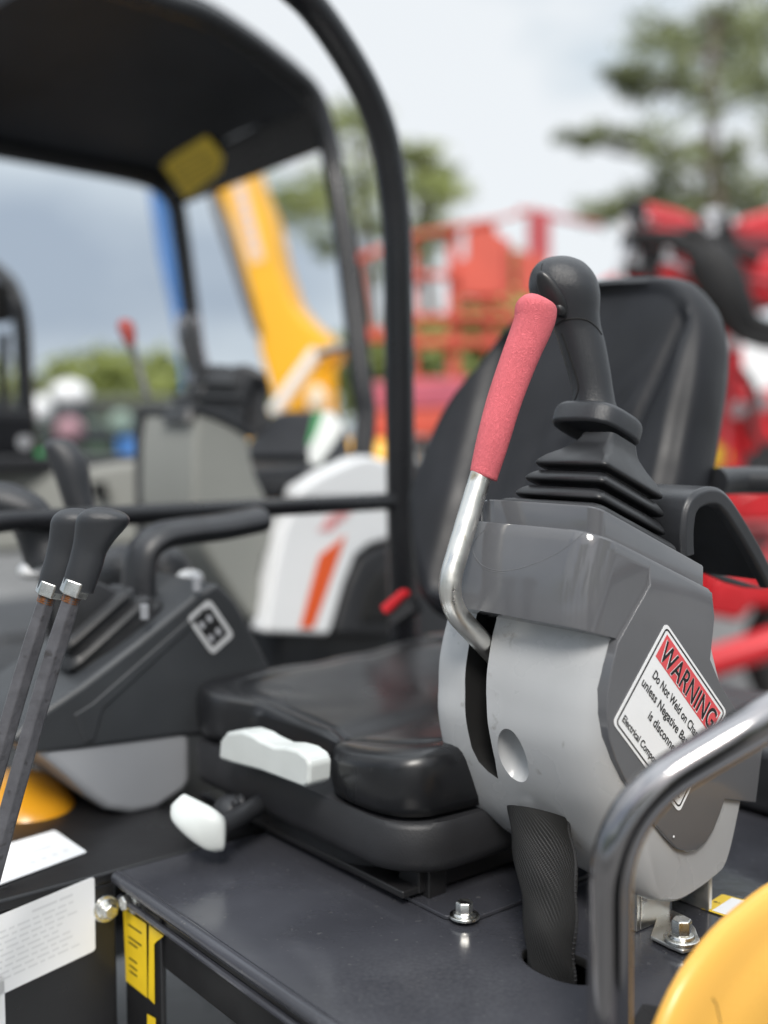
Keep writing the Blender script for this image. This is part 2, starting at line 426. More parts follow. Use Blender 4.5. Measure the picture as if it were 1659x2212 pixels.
# yellow torn sticker on the corner plate
YF = -.3095
mb = MB(); q = [A.on(*p, 1, YF) for p in [(268, 1962), (318, 1995), (320, 2155), (274, 2118)]]
f = quadmap(*q, -A.Y); plate(mb, f, 0, 0, 1, 1, .001, 0)
for v0 in (.16, .33, .40, .62, .72, .80): plate(mb, f, .2, v0, .2 + random.uniform(.3, .6), v0 + .025, .0013, 1)
pts = [(322, 1998), (354, 2022), (338, 2034), (333, 2040), (334, 2170), (320, 2155)]
mb.add([A.on(*p, 1, YF - .001) for p in pts], [tuple(range(len(pts)))], 0)
pts = [(318, 2190), (336, 2200), (338, 2260), (318, 2250)]
mb.add([A.on(*p, 1, YF - .001) for p in pts], [tuple(range(len(pts)))], 0)
mb.build('yellow_sticker', [M['ylabel'], M['ink']], dig, recalc=False)
for (p, n) in ((A.on(290, 1945, 1, YF), -A.Y), (A.on(228, 1962, 0, X0), A.X)):
    mb = MB(); hexbolt(mb, p, n, .0085, .012); mb.build('bolt', M['bolt'], dig, bevel=.0008)

# ---- seat mount plate and bolts on the deck
mb = MB(); c = [W(-.62, -.125, .8805), W(-.15, -.125, .8805), W(-.128, -.105, .8805), W(-.128, .3, .8805), W(-.62, .3, .8805)]
mb.prism(c, (0, 0, .004)); mb.build('mount_plate', M['deck'], dig, bevel=.001)
for (u, v, z) in ((1003, 1981, .8845),):
    mb = MB(); hexbolt(mb, A.on(u, v, 2, z), A.Z, .0085, .013); mb.build('bolt', M['bolt'], dig, bevel=.0008)
# seat rails
mb = MB()
for x in (-.21, -.52): 
    mb.box(W(x, .07, .902), A.X * .016, A.Y * .19, V((0, 0, .013))); mb.box(W(x, -.10, .900), A.X * .022, A.Y * .012, V((0, 0, .016)))
mb.box(W(-.365, .06, .893), A.X * .17, A.Y * .2, V((0, 0, .004)))
mb.build('seat_rail', M['deckblack'], dig, bevel=.002)

# ---- seat
seat = MB()
def rrect(x0, x1, y0, y1, rad, n=10):
    P = []
    for cx, cy, a0 in ((x1 - rad, y1 - rad, 0), (x0 + rad, y1 - rad, 90), (x0 + rad, y0 + rad, 180), (x1 - rad, y0 + rad, 270)):
        for k in range(n + 1):
            a = R(a0 + 90 * k / n); P.append((cx + rad * math.cos(a), cy + rad * math.sin(a)))
    return P
mb = MB(); rr = lambda i, z, dz=0: [W(x, y, z) for x, y in rrect(-.612 + i, -.165 - i, -.158 + i, .26 - i, .06)]
mb.loft([rr(.01, .915), rr(.002, .921), rr(0, .93), rr(0, .962), rr(.003, .968), rr(.02, .9705)])
mb.loft([[W(x, y, z) for x, y in rrect(-.57, -.25, -.138, .2, .05)] for z in (.888, .914)])
tray = mb.build('seat_base', M['tray'], dig, angle=50)
# cushion
def cushion_outline():
    P = [(-.612, -.09), (-.598, -.138), (-.568, -.154), (-.535, -.152), (-.508, -.134), (-.485, -.120), (-.42, -.115), (-.345, -.117), (-.322, -.126), (-.305, -.146), (-.285, -.157), (-.25, -.162), (-.205, -.158),
         (-.178, -.140), (-.167, -.10), (-.163, .05), (-.168, .2), (-.2, .27), (-.39, .285), (-.57, .27), (-.606, .2), (-.614, .05)]
    return resample(crom([V((x, y, 0)) for x, y in P], 6, True), 200)
OC = cushion_outline(); OS = list(OC)
for _ in range(220): OS = [OS[i] * .5 + (OS[i - 1] + OS[(i + 1) % len(OS)]) * .25 for i in range(len(OS))]
cc = V((-.389, .07, 0))
def ctop(x, y, s):
    z = 1.036 - .016 * (1 - min(1, abs(x + .37) / .19) ** 2)                     # bolsters at the sides
    g = math.exp(-((y + .13) / .05) ** 2); gx = math.exp(-((x + .40) / .075) ** 4)
    z -= .004 * gx * g
    z -= .010 * math.exp(-((x + .335) / .022) ** 2) * math.exp(-((y + .02) / .16) ** 2) * (1 if y < .16 else .3)
    z += .02 * max(0, (y - .05) / .22) ** 2 * 1.2
    z += .0016 * math.sin(38 * x + 60 * y) * math.exp(-((y - .1) / .08) ** 2) + 0.0003 * math.sin(90 * x - 40 * y + 3 * math.sin(30 * y))
    if x > -.30: z += .006 * math.exp(-((x + .235) / .06) ** 2) * math.exp(-((y + .1) / .06) ** 2)
    return z
rings = []
for sc_, zz in ((.93, .972), (.975, .974), (.995, .985), (1.0, 1.0), (1.0, 1.012)):
    rings.append([W(cc.x + (p.x - cc.x) * sc_, cc.y + (p.y - cc.y) * sc_, zz) for p in OC])
for sc_, dz in ((.996, .013), (.984, .005), (.965, .0015), (.93, .0), (.885, .0), (.875, .0032), (.862, .0), (.8, 0), (.7, 0), (.58, 0), (.45, 0), (.3, 0), (.15, 0), (.05, 0)):
    ring = []; tb = min(1, max(0, (.965 - sc_) / .2))
    for p in [a_.lerp(b_, tb) for a_, b_ in zip(OC, OS)]:
        x, y = cc.x + (p.x - cc.x) * sc_, cc.y + (p.y - cc.y) * sc_
        ring.append(W(x, y, ctop(x, y, sc_) - dz))
    rings.append(ring)
mb = MB(); mb.loft(rings); cush = mb.build('seat_cushion', M['seatvinyl'], dig, angle=80)
# backrest
bn = (A.Y * -.894 + V((0, 0, .447)))                     # normal of the reclined plane, towards the sitter
bp0 = W(-.37, .24, 1.2); bu = A.X; bs = (V((0, 0, .894)) + A.Y * .447)
def bpt(u, v): q = A.onplane(u, v, bp0, bn) - bp0; return V((q.dot(bu), q.dot(bs), 0))
op = [(905, 1275), (888, 1150), (892, 1060), (955, 915), (1045, 785), (1110, 700), (1180, 640), (1290, 606), (1400, 598), (1470, 600), (1508, 625), (1528, 690), (1521, 800), (1500, 920), (1480, 1030), (1458, 1120), (1440, 1230), (1300, 1300), (1080, 1320), (960, 1330)]
OB = resample(crom([bpt(*p) for p in op], 6, True), 140); bc = V((-.0, .03, 0))
for p in OB: pass
bc = sum(OB, V()) / len(OB)
def bh(x, y, s):
    h = 0
    for side in (1, -1):
        gx = (x - bc.x) * side
        c0 = .115 + .045 * math.exp(-((y - .33) / .2) ** 2) * 0 + (.05 * (y - .0) / .35)
        h -= .014 * math.exp(-((gx - c0) / .012) ** 2)                # groove between pad and bolster
        h += .012 * math.exp(-((gx - c0 - .06) / .05) ** 2)           # bolster
    h -= .018 * math.exp(-((x - bc.x) / .12) ** 2)
    for o_, a_ in ((.02, .006), (-.035, .005), (.07, .004)):
        h -= a_ * math.exp(-(((x - bc.x) * .8 - (y - bc.y) * .9 - o_) / .016) ** 2) * math.exp(-((x - bc.x - .06) / .07) ** 2) * math.exp(-((y - bc.y) / .12) ** 2)
    for x0 in (-.105, -.065, -.025, .015, .055):
        h -= .003 * math.exp(-((x - bc.x - x0 - .25 * max(0, y - bc.y + .05) * x0 / .1) / .007) ** 2) / (1 + math.exp((y - bc.y - .04) / .03))
    return h
rings = []
for s_, h in ((.80, -.075), (.97, -.065), (1.0, -.045), (1.006, -.025), (1.004, -.008), (.99, .004), (.965, .012), (.93, .017)):
    rings.append([bp0 + bu * (bc.x + (p.x - bc.x) * s_) + bs * (bc.y + (p.y - bc.y) * s_) + bn * h for p in OB])
for s_ in [.9 - .034 * k for k in range(26)]:
    ring = []
    for p in OB:
        x, y = bc.x + (p.x - bc.x) * s_, bc.y + (p.y - bc.y) * s_
        ring.append(bp0 + bu * x + bs * y + bn * (.018 + bh(x, y, s_)))
    rings.append(ring)
mb = MB(); mb.loft(rings); mb.build('seat_backrest', M['vinyl'], dig, angle=80)
# fore-aft handle under the cushion front, tilt knob
mb = MB()
prof = [(471, 1640), (474, 1600), (488, 1582), (520, 1579), (545, 1588), (560, 1598), (590, 1612), (615, 1613), (640, 1620), (660, 1634), (668, 1652), (666, 1696), (654, 1702), (560, 1666), (500, 1650)]
P = [A.onplane(u, v, W(-.35, -.19, 1.0), A.Y) for u, v in prof]
mb.prism(P, A.Y * .03); mb.build('slide_handle', M['offwhite'], dig, bevel=.005, seg=4)
mb = MB(); rg = smooth_rings(stations([(372, 1745, 402, 1716, 1.215), (372, 1770, 440, 1735, 1.205), (385, 1790, 470, 1752, 1.195), (410, 1812, 487, 1775, 1.19), (440, 1832, 487, 1822, 1.188), (462, 1838, 484, 1834, 1.19)], .55, 28, 3.2), 3)
mb.loft(rg); mb.build('tilt_knob', M['offwhite'], dig, angle=50)
mb = MB(); mb.tube([at(470, 1790, 1.2), W(-.45, -.10, .93)], .011); mb.ell(at(500, 1755, 1.27), A.X * .025, A.Y * .02, V((0, 0, .02))); hexbolt(mb, at(520, 1735, 1.25), -A.Y, .006, .008)
mb.build('adjuster_pivot', M['plastic'], dig)

# ---- control console (tilted up)
prof_L = [(-.06, 1.20), (-.083, 1.166), (-.091, 1.127), (-.093, 1.097), (-.090, 1.066), (-.074, 1.022), (-.051, .983), (-.026, .938), (-.008, .915), (.016, .903), (.042, .898), (.089, .905), (.12, .92), (.143, .978), (.158, 1.03), (.122, 1.071), (.09, 1.14), (.07, 1.19)]
prof_I = [(-.06, 1.20), (-.079, 1.166), (-.091, 1.127), (-.093, 1.097), (-.093, 1.066), (-.082, 1.020), (-.064, .977), (-.038, .951), (-.013, .937), (.016, .936), (.042, .932), (.089, .934), (.12, .945), (.143, .985), (.158, 1.03), (.122, 1.071), (.09, 1.14), (.07, 1.19)]
cL = resample(crom([V((0, y, z)) for y, z in prof_L], 8, True), 150); cI = resample(crom([V((0, y, z)) for y, z in prof_I], 8, True), 150)
def inset(P, d):
    n = len(P); out = []
    for i in range(n):
        t = (P[(i + 2) % n] - P[i - 2]).normalized(); nn = V((0, -t.z, t.y))
        out.append(P[i] + nn * d)
    return out
cen = sum(cL, V()) / len(cL)
sgn = 1 if (inset(cL, .01)[5] - cen).length < (cL[5] - cen).length else -1
rings = []
for x, ins in ((0.002, .028), (0.0005, .022), (-.004, .0145), (-.011, .008), (-.020, .0035), (-.032, .001), (-.045, 0), (-.09, 0), (-.14, 0), (-.18, 0), (-.193, .0006), (-.198, .002), (-.200, .0045)):
    k = -x / .2; base = [cL[i].lerp(cI[i], max(0, min(1, k))) for i in range(150)]
    rings.append([W(x, q_.y, q_.z) for q_ in [p.lerp(b_, .62 * max(0, min(1, (b_.y + .045) / .05))) for p, b_ in zip(inset(base, ins * sgn), base)]])
mb = MB(); mb.loft(rings); cons = mb.build('console_body', M['body'], dig)
# slot for the lever, thumb recess
sl = [r2(*p) for p in [(300, 380), (290, 440), (262, 540), (245, 640), (236, 740), (236, 850), (246, 960), (268, 1060), (300, 1125), (345, 1172), (392, 1205), (378, 1120), (355, 1010), (340, 900), (336, 800), (340, 700), (352, 610), (368, 520), (385, 440), (392, 380)]]
t0_ = bvh(cons); hs_ = [(hit(t0_, u, v)[0] or A.on(u, v, 1, -.088)) for u, v in sl]
cm = MB(); cm.loft([[p - A.Y * .035 for p in hs_], [p for p in hs_], [p + A.Y * .055 for p in hs_]]); c1 = cm.build('cut', M['dark'])
cm = MB(); pc = A.onplane(*r2(470, 1105), W(-.1, -.083, 1.04), V(A.Y)); 
cm.ell(pc - A.Y * .004 , A.X * .0185, V((0, 0, .033)) + A.Y * .006, A.Y * .022, 40, 20); c2 = cm.build('cut', M['body'])
cons.data.materials.append(M['dark'])
boolean(cons, [c1, c2])
tcons = bvh(cons)
# bolt on the underside
p, n = hit(tcons, *r2(505, 1345))
if p:
    mb = MB(); hexbolt(mb, p, n, .0085, .010, False); mb.build('console_bolt', M['body2'], cons, bevel=.001)
# cap: lower tier and upper tier
def plan(x0, x1, y0, y1, rads, n=8):
    P = []
    for (cx, cy, a0, rad) in ((x1 - rads[0], y1 - rads[0], 0, rads[0]), (x0 + rads[1], y1 - rads[1], 90, rads[1]), (x0 + rads[2], y0 + rads[2], 180, rads[2]), (x1 - rads[3], y0 + rads[3], 270, rads[3])):
        for k in range(n + 1):
            a = R(a0 + 90 * k / n); P.append((cx + rad * math.cos(a), cy + rad * math.sin(a)))
    return P
ztop = lambda y: 1.265 - .39 * (y + .092)
zbot = lambda y: 1.181 - .30 * (y + .108)
def capring(ins, fz, x0=-.203, x1=.003, y0=-.108, y1=.079, dyf=0, rads=(.008, .02, .055, .030)):
    return [W(x, y, fz(y)) for x, y in plan(x0 + ins, x1 - ins, y0 + ins + dyf, y1 - ins, rads)]
mb = MB()
rings = [capring(.004, lambda y: zbot(y) + .0), capring(.0, lambda y: zbot(y) + .0015)]
for k in range(1, 9):
    t = k / 8; rings.append(capring(0, lambda y, t=t: (zbot(y) + .0015) * (1 - t) + (ztop(y) - .0022) * t, x0=-.203 + .008 * t, x1=.003, dyf=.016 * t ** 1.6))
rings += [capring(.0008, lambda y: ztop(y) - .0007, x0=-.195, dyf=.016), capring(.0022, ztop, x0=-.195, dyf=.016)]
mb.loft(rings); cap = mb.build('console_cap', M['cap'], dig, angle=32)
ut = lambda y: 1.284 - .41 * (y + .075)
def uring(ins, fz): return [W(x, y, fz(y)) for x, y in plan(-.182 + ins, -.008 - ins, -.078 + ins, .080 - ins, (.004, .02, .05, .012))]
mb = MB(); mb.loft([uring(0, lambda y: ztop(y) - .004), uring(0, lambda y: ut(y) - .0018), uring(.0006, lambda y: ut(y) - .0005), uring(.002, ut)])
mb.build('cap_collar', M['cap'], cap, angle=32)
tcap = bvh(cap)
# embossed scoop outline
for seq, rad in (([(800, 42), (740, 95), (660, 150), (560, 195), (460, 224), (380, 226), (320, 205), (285, 165), (272, 120), (290, 75), (330, 35)], .0006), ([(420, 238), (350, 228), (300, 195), (276, 150)], .0005)):
    P = []
    for u, v in [(p.x, p.y) for p in crom([V((*r2(*q), 0)) for q in seq], 8)]:
        h, n = hit(tcap, u, v)
        if h: P.append(h - n * .0003)
    if len(P) > 3:
        mb = MB(); mb.tube(P, rad, 8); mb.build('embossed_line', M['cap'], cap)
# side panel
TH = .0068
low_ = [(-.022, 1.2125), (-.066, 1.166), (-.073, 1.146), (-.078, 1.125), (-.0785, 1.104), (-.075, 1.083), (-.066, 1.062), (-.054, 1.043), (-.038, 1.024), (-.016, .999), (.007, .976), (.024, .961), (.040, .954), (.056, .952), (.070, .956), (.083, .966), (.093, .98), (.1, .992), (.154, .977), (.163, 1.029), (.122, 1.071), (.088, 1.108), (.071, 1.134), (.0765, 1.1725)]
up_ = [(.0778, 1.1965), (.03, 1.2155), (-.019, 1.2345)]
allp = low_ + up_; n_ = len(allp); xq = lambda i: TH if i < len(low_) else .0026
mb = MB(); mb.add([W(-.012, y, z) for y, z in allp] + [W(xq(i), y, z) for i, (y, z) in enumerate(allp)],
    [tuple(range(n_)), tuple(n_ + k for k in range(len(low_))), (n_ + len(low_) - 1,) + tuple(n_ + len(low_) + k for k in range(3)) + (n_,)] + [(k, (k + 1) % n_, n_ + (k + 1) % n_, n_ + k) for k in range(n_)])
pan = mb.build('side_panel', M['cap'], dig, bevel=.0014, seg=3, angle=40)
p = W(.009, A.loc(A.on(*r3(1150, 537), 0, .009)).y, A.loc(A.on(*r3(1150, 537), 0, .009)).z)
mb = MB(); mb.ell(p, A.X * .0006, A.Y * .0012, V((0, 0, .0012)), 12, 8); mb.build('injection_mark', M['label'], pan)
# warning sticker
XS = .0070
q = [A.on(*r2(*p), 0, XS) for p in [(1178, 470), (1464, 890), (1240, 1364), (926, 942)]]
f = quadmap(*q, A.X)
mb = MB(); plate(mb, f, 0, 0, 1, 1, .0006, 0, .045, .95, .0004)
def frame(mb, f, a, b, lift, mi, rad, asp):
    def rp(u0, v0, u1, v1, r_):
        P = []
        for cx, cy, a0 in ((u1 - r_, v1 - r_, 0), (u0 + r_, v1 - r_, 90), (u0 + r_, v0 + r_, 180), (u1 - r_, v0 + r_, 270)):
            for k in range(6): P.append((cx + r_ * math.cos(R(a0 + 18 * k)), cy + r_ * math.sin(R(a0 + 18 * k))))
        return P
    o, i = rp(a, a, 1 - a, 1 - a, rad), rp(b, b, 1 - b, 1 - b, rad - (b - a))
    n = len(o); mb.add([f(u, v, lift) for u, v in o + i], [(j, (j + 1) % n, n + (j + 1) % n, n + j) for j in range(n)], mi)
frame(mb, f, .022, .036, .0008, 1, .04, 1)
plate(mb, f, .062, .062, .938, .285, .0008, 2)
lettering(mb, 'WARNING', lambda u, v, l: f(u, v, .0009 + l), .085, .915, .265, .178, 0, .008)
lettering(mb, 'WARNING', lambda u, v, l: f(u, v, .0011 + l), .091, .909, .262, .172, 1, .004)
for s_, u0, u1, vb, vh in (('Do Not Weld on Chassis', .125, .875, .43, .072), ('unless Negative Battery', .065, .885, .56, .072), ('is disconnected', .27, .80, .70, .072), ('Electrical Components will burn.', .065, .925, .915, .058)):
    lettering(mb, s_, lambda u, v, l: f(u, v, .0009 + l), u0, u1, vb, vh, 1, .003)
mb.build('warning_sticker', [M['label'], M['ink'], M['signred']], pan, recalc=False)

# ---- joystick: gaiter, hand guard, grip
tn = math.atan(.40); ax = A.Y * math.sin(tn) + V((0, 0, math.cos(tn))); e2 = A.Y * math.cos(tn) - V((0, 0, math.sin(tn)))
g0 = W(-.087, -.001, 1.2575)
def gring(h, sx, sy, dy=0, rad=.16, n=8, dx=0):
    P = []
    r_ = rad * min(sx, sy)
    for cx, cy, a0 in ((sx - r_, sy - r_, 0), (-sx + r_, sy - r_, 90), (-sx + r_, -sy + r_, 180), (sx - r_, -sy + r_, 270)):
        for k in range(n + 1):
            a = R(a0 + 90 * k / n); x, y = cx + r_ * math.cos(a), cy + r_ * math.sin(a)
            P.append(g0 + ax * h + A.X * (x + dx) + e2 * (y + dy))
    return P
mb = MB(); rg = [gring(-.002, .067, .063), gring(.003, .066, .062), gring(.0075, .057, .056)]
hs = [(.0085, .046, .046), (.0105, .046, .046), (.0115, .0555, .0545), (.0135, .0575, .0555), (.0165, .0565, .0545), (.0225, .049, .049), (.0240, .042, .042), (.0265, .042, .042), (.0275, .0505, .051), (.0295, .0525, .0525), (.0325, .0515, .0515), (.0385, .0445, .0455), (.0400, .039, .040), (.0425, .039, .040), (.0435, .0455, .0475), (.0455, .0475, .0495), (.0485, .0465, .0485), (.0560, .0405, .0425), (.063, .0345, .036), (.069, .029, .030), (.075, .0245, .025), (.085, .021, .021)]
rg += [gring(h * 1.06, a * .95, b * .97, 0, .14 if h < .06 else .3, 8, .0) for h, a, b in hs]
gx = smooth_rings(rg, 2); mb.loft(gx); joy = MB()
gai = mb.build('joystick_gaiter', M['rubber'], dig, angle=60)
# hand guard plate
c = at(1293, 907, 1.115)
def oct_(h, s_, lift=0): 
    P = []
    for k in range(40):
        a = 2 * math.pi * k / 40; ca, sa = math.cos(a), math.sin(a); e_ = 2 / 3.1
        x, y = .0405 * abs(ca) ** e_ * (1 if ca >= 0 else -1), .0385 * abs(sa) ** e_ * (1 if sa >= 0 else -1)
        P.append(c + ax * h + A.X * (x * s_) + e2 * (y * s_))
    return P
mb = MB(); mb.loft([oct_(-.006, .70), oct_(-.0062, .80), oct_(-.0155, .85), oct_(-.016, .93), oct_(-.013, 1.0), oct_(-.002, 1.0), oct_(.0035, .97), oct_(.0065, .90), oct_(.008, .78)], True, True)
mb2 = mb.build('hand_guard', M['grip'], dig, bevel=.002, seg=3, angle=30)
for u, v in ((1262, 921), (1347, 922)):
    p = c - ax * .0063 + (A.X * (-.012 if u < 1300 else .030) + e2 * (-.0255 if u < 1300 else -.006))
    mb = MB(); mb.cyl(p, p - ax * .0012, .0036, .003, 18); mb.box(p - ax * .0013, A.X * .0022, e2 * .0004, ax * .0002, 1); mb.box(p - ax * .0013, e2 * .0022, A.X * .0004, ax * .00025, 1)
    mb.build('screw', [M['plastic'], M['dark']], mb2)
D = 1.115
rows = [(738, 800, 950, 788), (742, 770, 941, 765), (741, 720, 931, 710), (727, 650, 921, 640), (706, 580, 909, 570), (688, 520, 898, 510), (671, 465, 887, 462), (652, 415, 876, 422), (622, 366, 869, 385), (588, 325, 866, 345), (556, 280, 868, 300), (538, 235, 868, 258), (537, 195, 862, 222), (546, 155, 850, 185), (570, 118, 826, 146), (606, 94, 792, 112), (650, 82, 748, 90), (680, 78.5, 716, 80)]
mb = MB(); mb.loft(smooth_rings(stations([(*r1(a, b), *r1(c_, d_), D) for a, b, c_, d_ in rows], .86, 40, 2.15), 3))
jg = mb.build('joystick_grip', M['grip'], dig, angle=80); tj = bvh(jg)
def seam(seq, rad, off, name, m, parent, tree, box=r1):
    P = []
    for p in crom([V((*box(*q), 0)) for q in seq], 8):
        h, n = hit(tree, p.x, p.y)
        if h: P.append(h + n * off)
    if len(P) > 3: 
        mb = MB(); mb.tube(P, rad, 8); return mb.build(name, m, parent)
seam([(662, 402), (690, 384), (730, 373), (775, 371), (815, 382), (850, 408), (878, 444)], .0009, -.0002, 'seam', M['dark'], jg, tj)
seam([(690, 440), (712, 500), (732, 560), (752, 620), (768, 680), (766, 715), (750, 755)], .0009, -.0002, 'seam', M['dark'], jg, tj)
seam([(586, 215), (600, 198), (625, 193), (648, 205), (668, 245), (688, 285), (702, 320), (700, 345), (685, 360), (668, 366)], .0009, -.0002, 'seam', M['dark'], jg, tj)
seam([(606, 194), (600, 160), (594, 135), (600, 112)], .0005, -.0002, 'seam', M['dark'], jg, tj)
# thumb rocker
h, n = hit(tj, *r1(640, 260)); 
if h:
    up = (at(*r1(610, 200), D) - at(*r1(690, 350), D)).normalized(); up = (up - n * up.dot(n)).normalized(); sd = n.cross(up)
    mb = MB(); mb.ell(h - n * .002 , up * .026, sd * .0105, n * .0055, 32, 16); h2, n2 = hit(tj, *r1(683, 325))
    if h2: mb.ell(h2 + n2 * .0005, up * .008, sd * .006, n2 * .006, 24, 12)
    mb.build('rocker_switch', M['rubber'], jg)

# ---- safety lever
LP = [at(1070, 1425, 1.095), at(1052, 1392, 1.068), at(1000, 1338, 1.034), at(966, 1262, 1.030), at(1000, 1135, 1.042), at(1040, 1020, 1.05)]
path = fillet([at(1085, 1432, 1.10), at(1040, 1385, 1.062), at(958, 1297, 1.026), at(1040, 1020, 1.05), at(1150, 700, 1.06)], .05, 12)
mb = MB(); mb.tube(path, .0105, 28); lev = mb.build('safety_lever', M['zinc'], dig)
rows = [(1018, 1021, 1073, 1040, 1.05), (1016, 1016, 1075, 1036, 1.05), (1017, 1008, 1077, 1028, 1.05), (1030, 945, 1097, 968, 1.052), (1050, 865, 1121, 890, 1.054), (1071, 800, 1146, 822, 1.056), (1090, 745, 1170, 765, 1.058), (1102, 712, 1186, 732, 1.0595), (1111, 685, 1198, 702, 1.06), (1112, 668, 1202, 682, 1.06), (1115, 655, 1202, 668, 1.06), (1122, 645, 1196, 658, 1.06), (1132, 638, 1182, 648, 1.06), (1142, 634.5, 1166, 639, 1.06)]
mb = MB(); mb.loft(smooth_rings(stations(rows, 1.0, 36, 2.1), 3)); mb.build('foam_grip', M['red'], lev, angle=80)

# ---- wrist rest behind the joystick
xa, xb = -.022, -.125
pr = [(1478, 1205), (1477, 1150), (1484, 1098), (1502, 1066), (1530, 1052), (1558, 1054), (1580, 1072), (1603, 1105), (1630, 1150), (1655, 1195), (1680, 1245)]
path = crom([A.loc(A.on(u, v, 0, xa)) for u, v in pr], 5)
outer = []; mb = MB(); rings = []
for i, p in enumerate(path):
    t = (path[min(i + 1, len(path) - 1)] - path[max(0, i - 1)]).normalized(); nn = V((0, t.z, -t.y))     # inwards normal
    if nn.z > 0 and t.y > 0: nn = -nn
    th = .019
    xs = [(xa - .004, 0), (xa, .004), (xa, th - .003), (xa - .003, th), (xa - .012, th), (xa - .014, th * .45), (xb + .01, th * .45), (xb + .008, th), (xb + .003, th), (xb, th - .003), (xb, .004), (xb + .004, 0)]
    q_ = p; rings.append([W(x, p.y + nn.y * o_, p.z + nn.z * o_) for x, o_ in xs])
mb.loft(rings)
wall = [V((0, p.y, p.z)) for p in path[4:]]
pl_ = [W(xb + .002, p.y, p.z) for p in wall]; low = [A.loc(A.on(u, v, 0, xb)) for u, v in [(1650, 1272), (1600, 1268), (1560, 1258), (1515, 1238)]]
pl_ += [W(xb + .002, p.y, p.z) for p in low]
mb.prism(pl_, A.X * .004)
mb.build('wrist_rest', M['plastic'], dig, bevel=.0015, angle=40)

# ---- grab handle
path = fillet([at(1318, 2420, .81), at(1318, 1752, .80), at(1720, 1512, .815), W(.19, .16, 1.21), W(.19, .42, 1.20), W(.19, .46, .86)], .062, 16)
mb = MB(); mb.tube(path, .0162, 36); mb.build('grab_handle', M['tube'], dig)

# ---- sleeve of hydraulic hoses
rows = [(1098, 1740, 1226, 1772, 1.04), (1101, 1775, 1232, 1800, 1.035), (1107, 1830, 1240, 1845, 1.025), (1118, 1890, 1246, 1900, 1.01), (1128, 1950, 1246, 1960, 1.0), (1133, 2010, 1243, 2018, .99), (1137, 2060, 1241, 2074, .987), (1142, 2105, 1241, 2115, .985), (1150, 2190, 1238, 2190, .985)]
rg = smooth_rings(stations(rows, .62, 40, 2.3), 5)
for i, r_ in enumerate(rg):
    for j in range(len(r_)): r_[j] = r_[j] + A.X * (.0015 * math.sin(i * .55 + j * .5))
mb = MB(); mb.loft(rg); sl_ = mb.build('hose_sleeve', M['woven'], dig, angle=80)
uvl = sl_.data.uv_layers.new(name='UVMap'); nr = 40
for poly in sl_.data.polygons:
    for li in poly.loop_indices:
        vi = sl_.data.loops[li].vertex_index; i, j = divmod(vi, nr)
        js = [sl_.data.loops[k].vertex_index % nr for k in poly.loop_indices]
        u_ = j / nr
        if max(js) - min(js) > nr // 2 and j < nr // 2: u_ += 1
        uvl.data[li].uv = (u_, i / len(rg) * 1.6)
# stitched edge
js_ = min((3, len(rg[0]) - 3), key=lambda j: (rg[10][j] - CAM).length); P = [r_[js_] for r_ in rg]; mb = MB(); mb.tube(P, .0016, 8)
for i in range(0, len(P) - 1):
    a = P[i].lerp(P[i + 1], .5); mb.ell(a, (P[i + 1] - P[i]) * .3, A.X * .0022, A.Y * .0022, 8, 6)
mb.build('stitched_edge', M['hose'], sl_)

# ---- zinc bracket, tab and bolt under the console
mb = MB(); b0 = A.loc(A.on(1365, 2060, 2, .8805)); b1 = A.loc(A.on(1410, 2045, 2, .8805))
mb.box(W(-.040, b1.y + .014, .906), A.X * .024, A.Y * .0025, V((0, 0, .0255)))
mb.box(W(-.0185, b1.y + .040, .906), A.X * .0025, A.Y * .0225, V((0, 0, .0255)))
mb.box(W(-.022, b1.y + .105, .906), A.X * .022, A.Y * .003, V((0, 0, .0255)))
tab = [A.on(u, v, 2, .8825) for u, v in [(1405, 2030), (1420, 1985), (1440, 1968), (1478, 1985), (1502, 2012), (1510, 2035), (1502, 2055), (1475, 2062), (1445, 2050)]]
mb.prism(tab, (0, 0, .004)); brk = mb.build('console_bracket', M['zinc'], dig, bevel=.0015)
mb = MB(); hexbolt(mb, A.on(1472, 2032, 2, .8868), A.Z, .0095, .017); mb.build('bolt', M['bolt'], brk, bevel=.001)
# safety decal on the deck
q = [A.on(*p, 2, .8812) for p in [(1512, 1962), (1560, 1932), (1672, 1962), (1620, 1998)]]
f = quadmap(*q, A.Z); mb = MB(); plate(mb, f, 0, 0, 1, 1, .0004, 0, .06, 1, .0003); plate(mb, f, .06, .22, .94, .92, .0007, 1); lettering(mb, '!', lambda u, v, l: f(u, v, .0008), .47, .53, .17, .12, 2)
mb.build('deck_decal', [M['ylabel'], M['label'], M['ink']], dig, recalc=False)
# rear cover and rubber mounts behind the console
mb = MB(); mb.box(W(-.25, .50, .925), A.X * .50, A.Y * .14, V((0, 0, .04)))
mb.build('rear_cover', M['plastic'], dig, bevel=.012)
for (x, y) in ((.02, .235), (.10, .30)):
    mb = MB(); mb.cyl(W(x, y, .8805), W(x, y, .893), .034, .034, 32); mb.cyl(W(x, y, .893), W(x, y, .899), .03, .022, 32); mb.tube([W(x, y, .895), W(x, y, .915)], .013, 6)
    mb.build('rubber_mount', M['plastic'], dig, bevel=.0015)
mb = MB(); mb.tube([W(-.19, .36, 1.287), W(-.19, .42, 1.287), W(-.05, .60, 1.283), W(.1, .65, 1.28)], .0175, 20)
mb.build('armrest_bar', M['plastic'], dig)

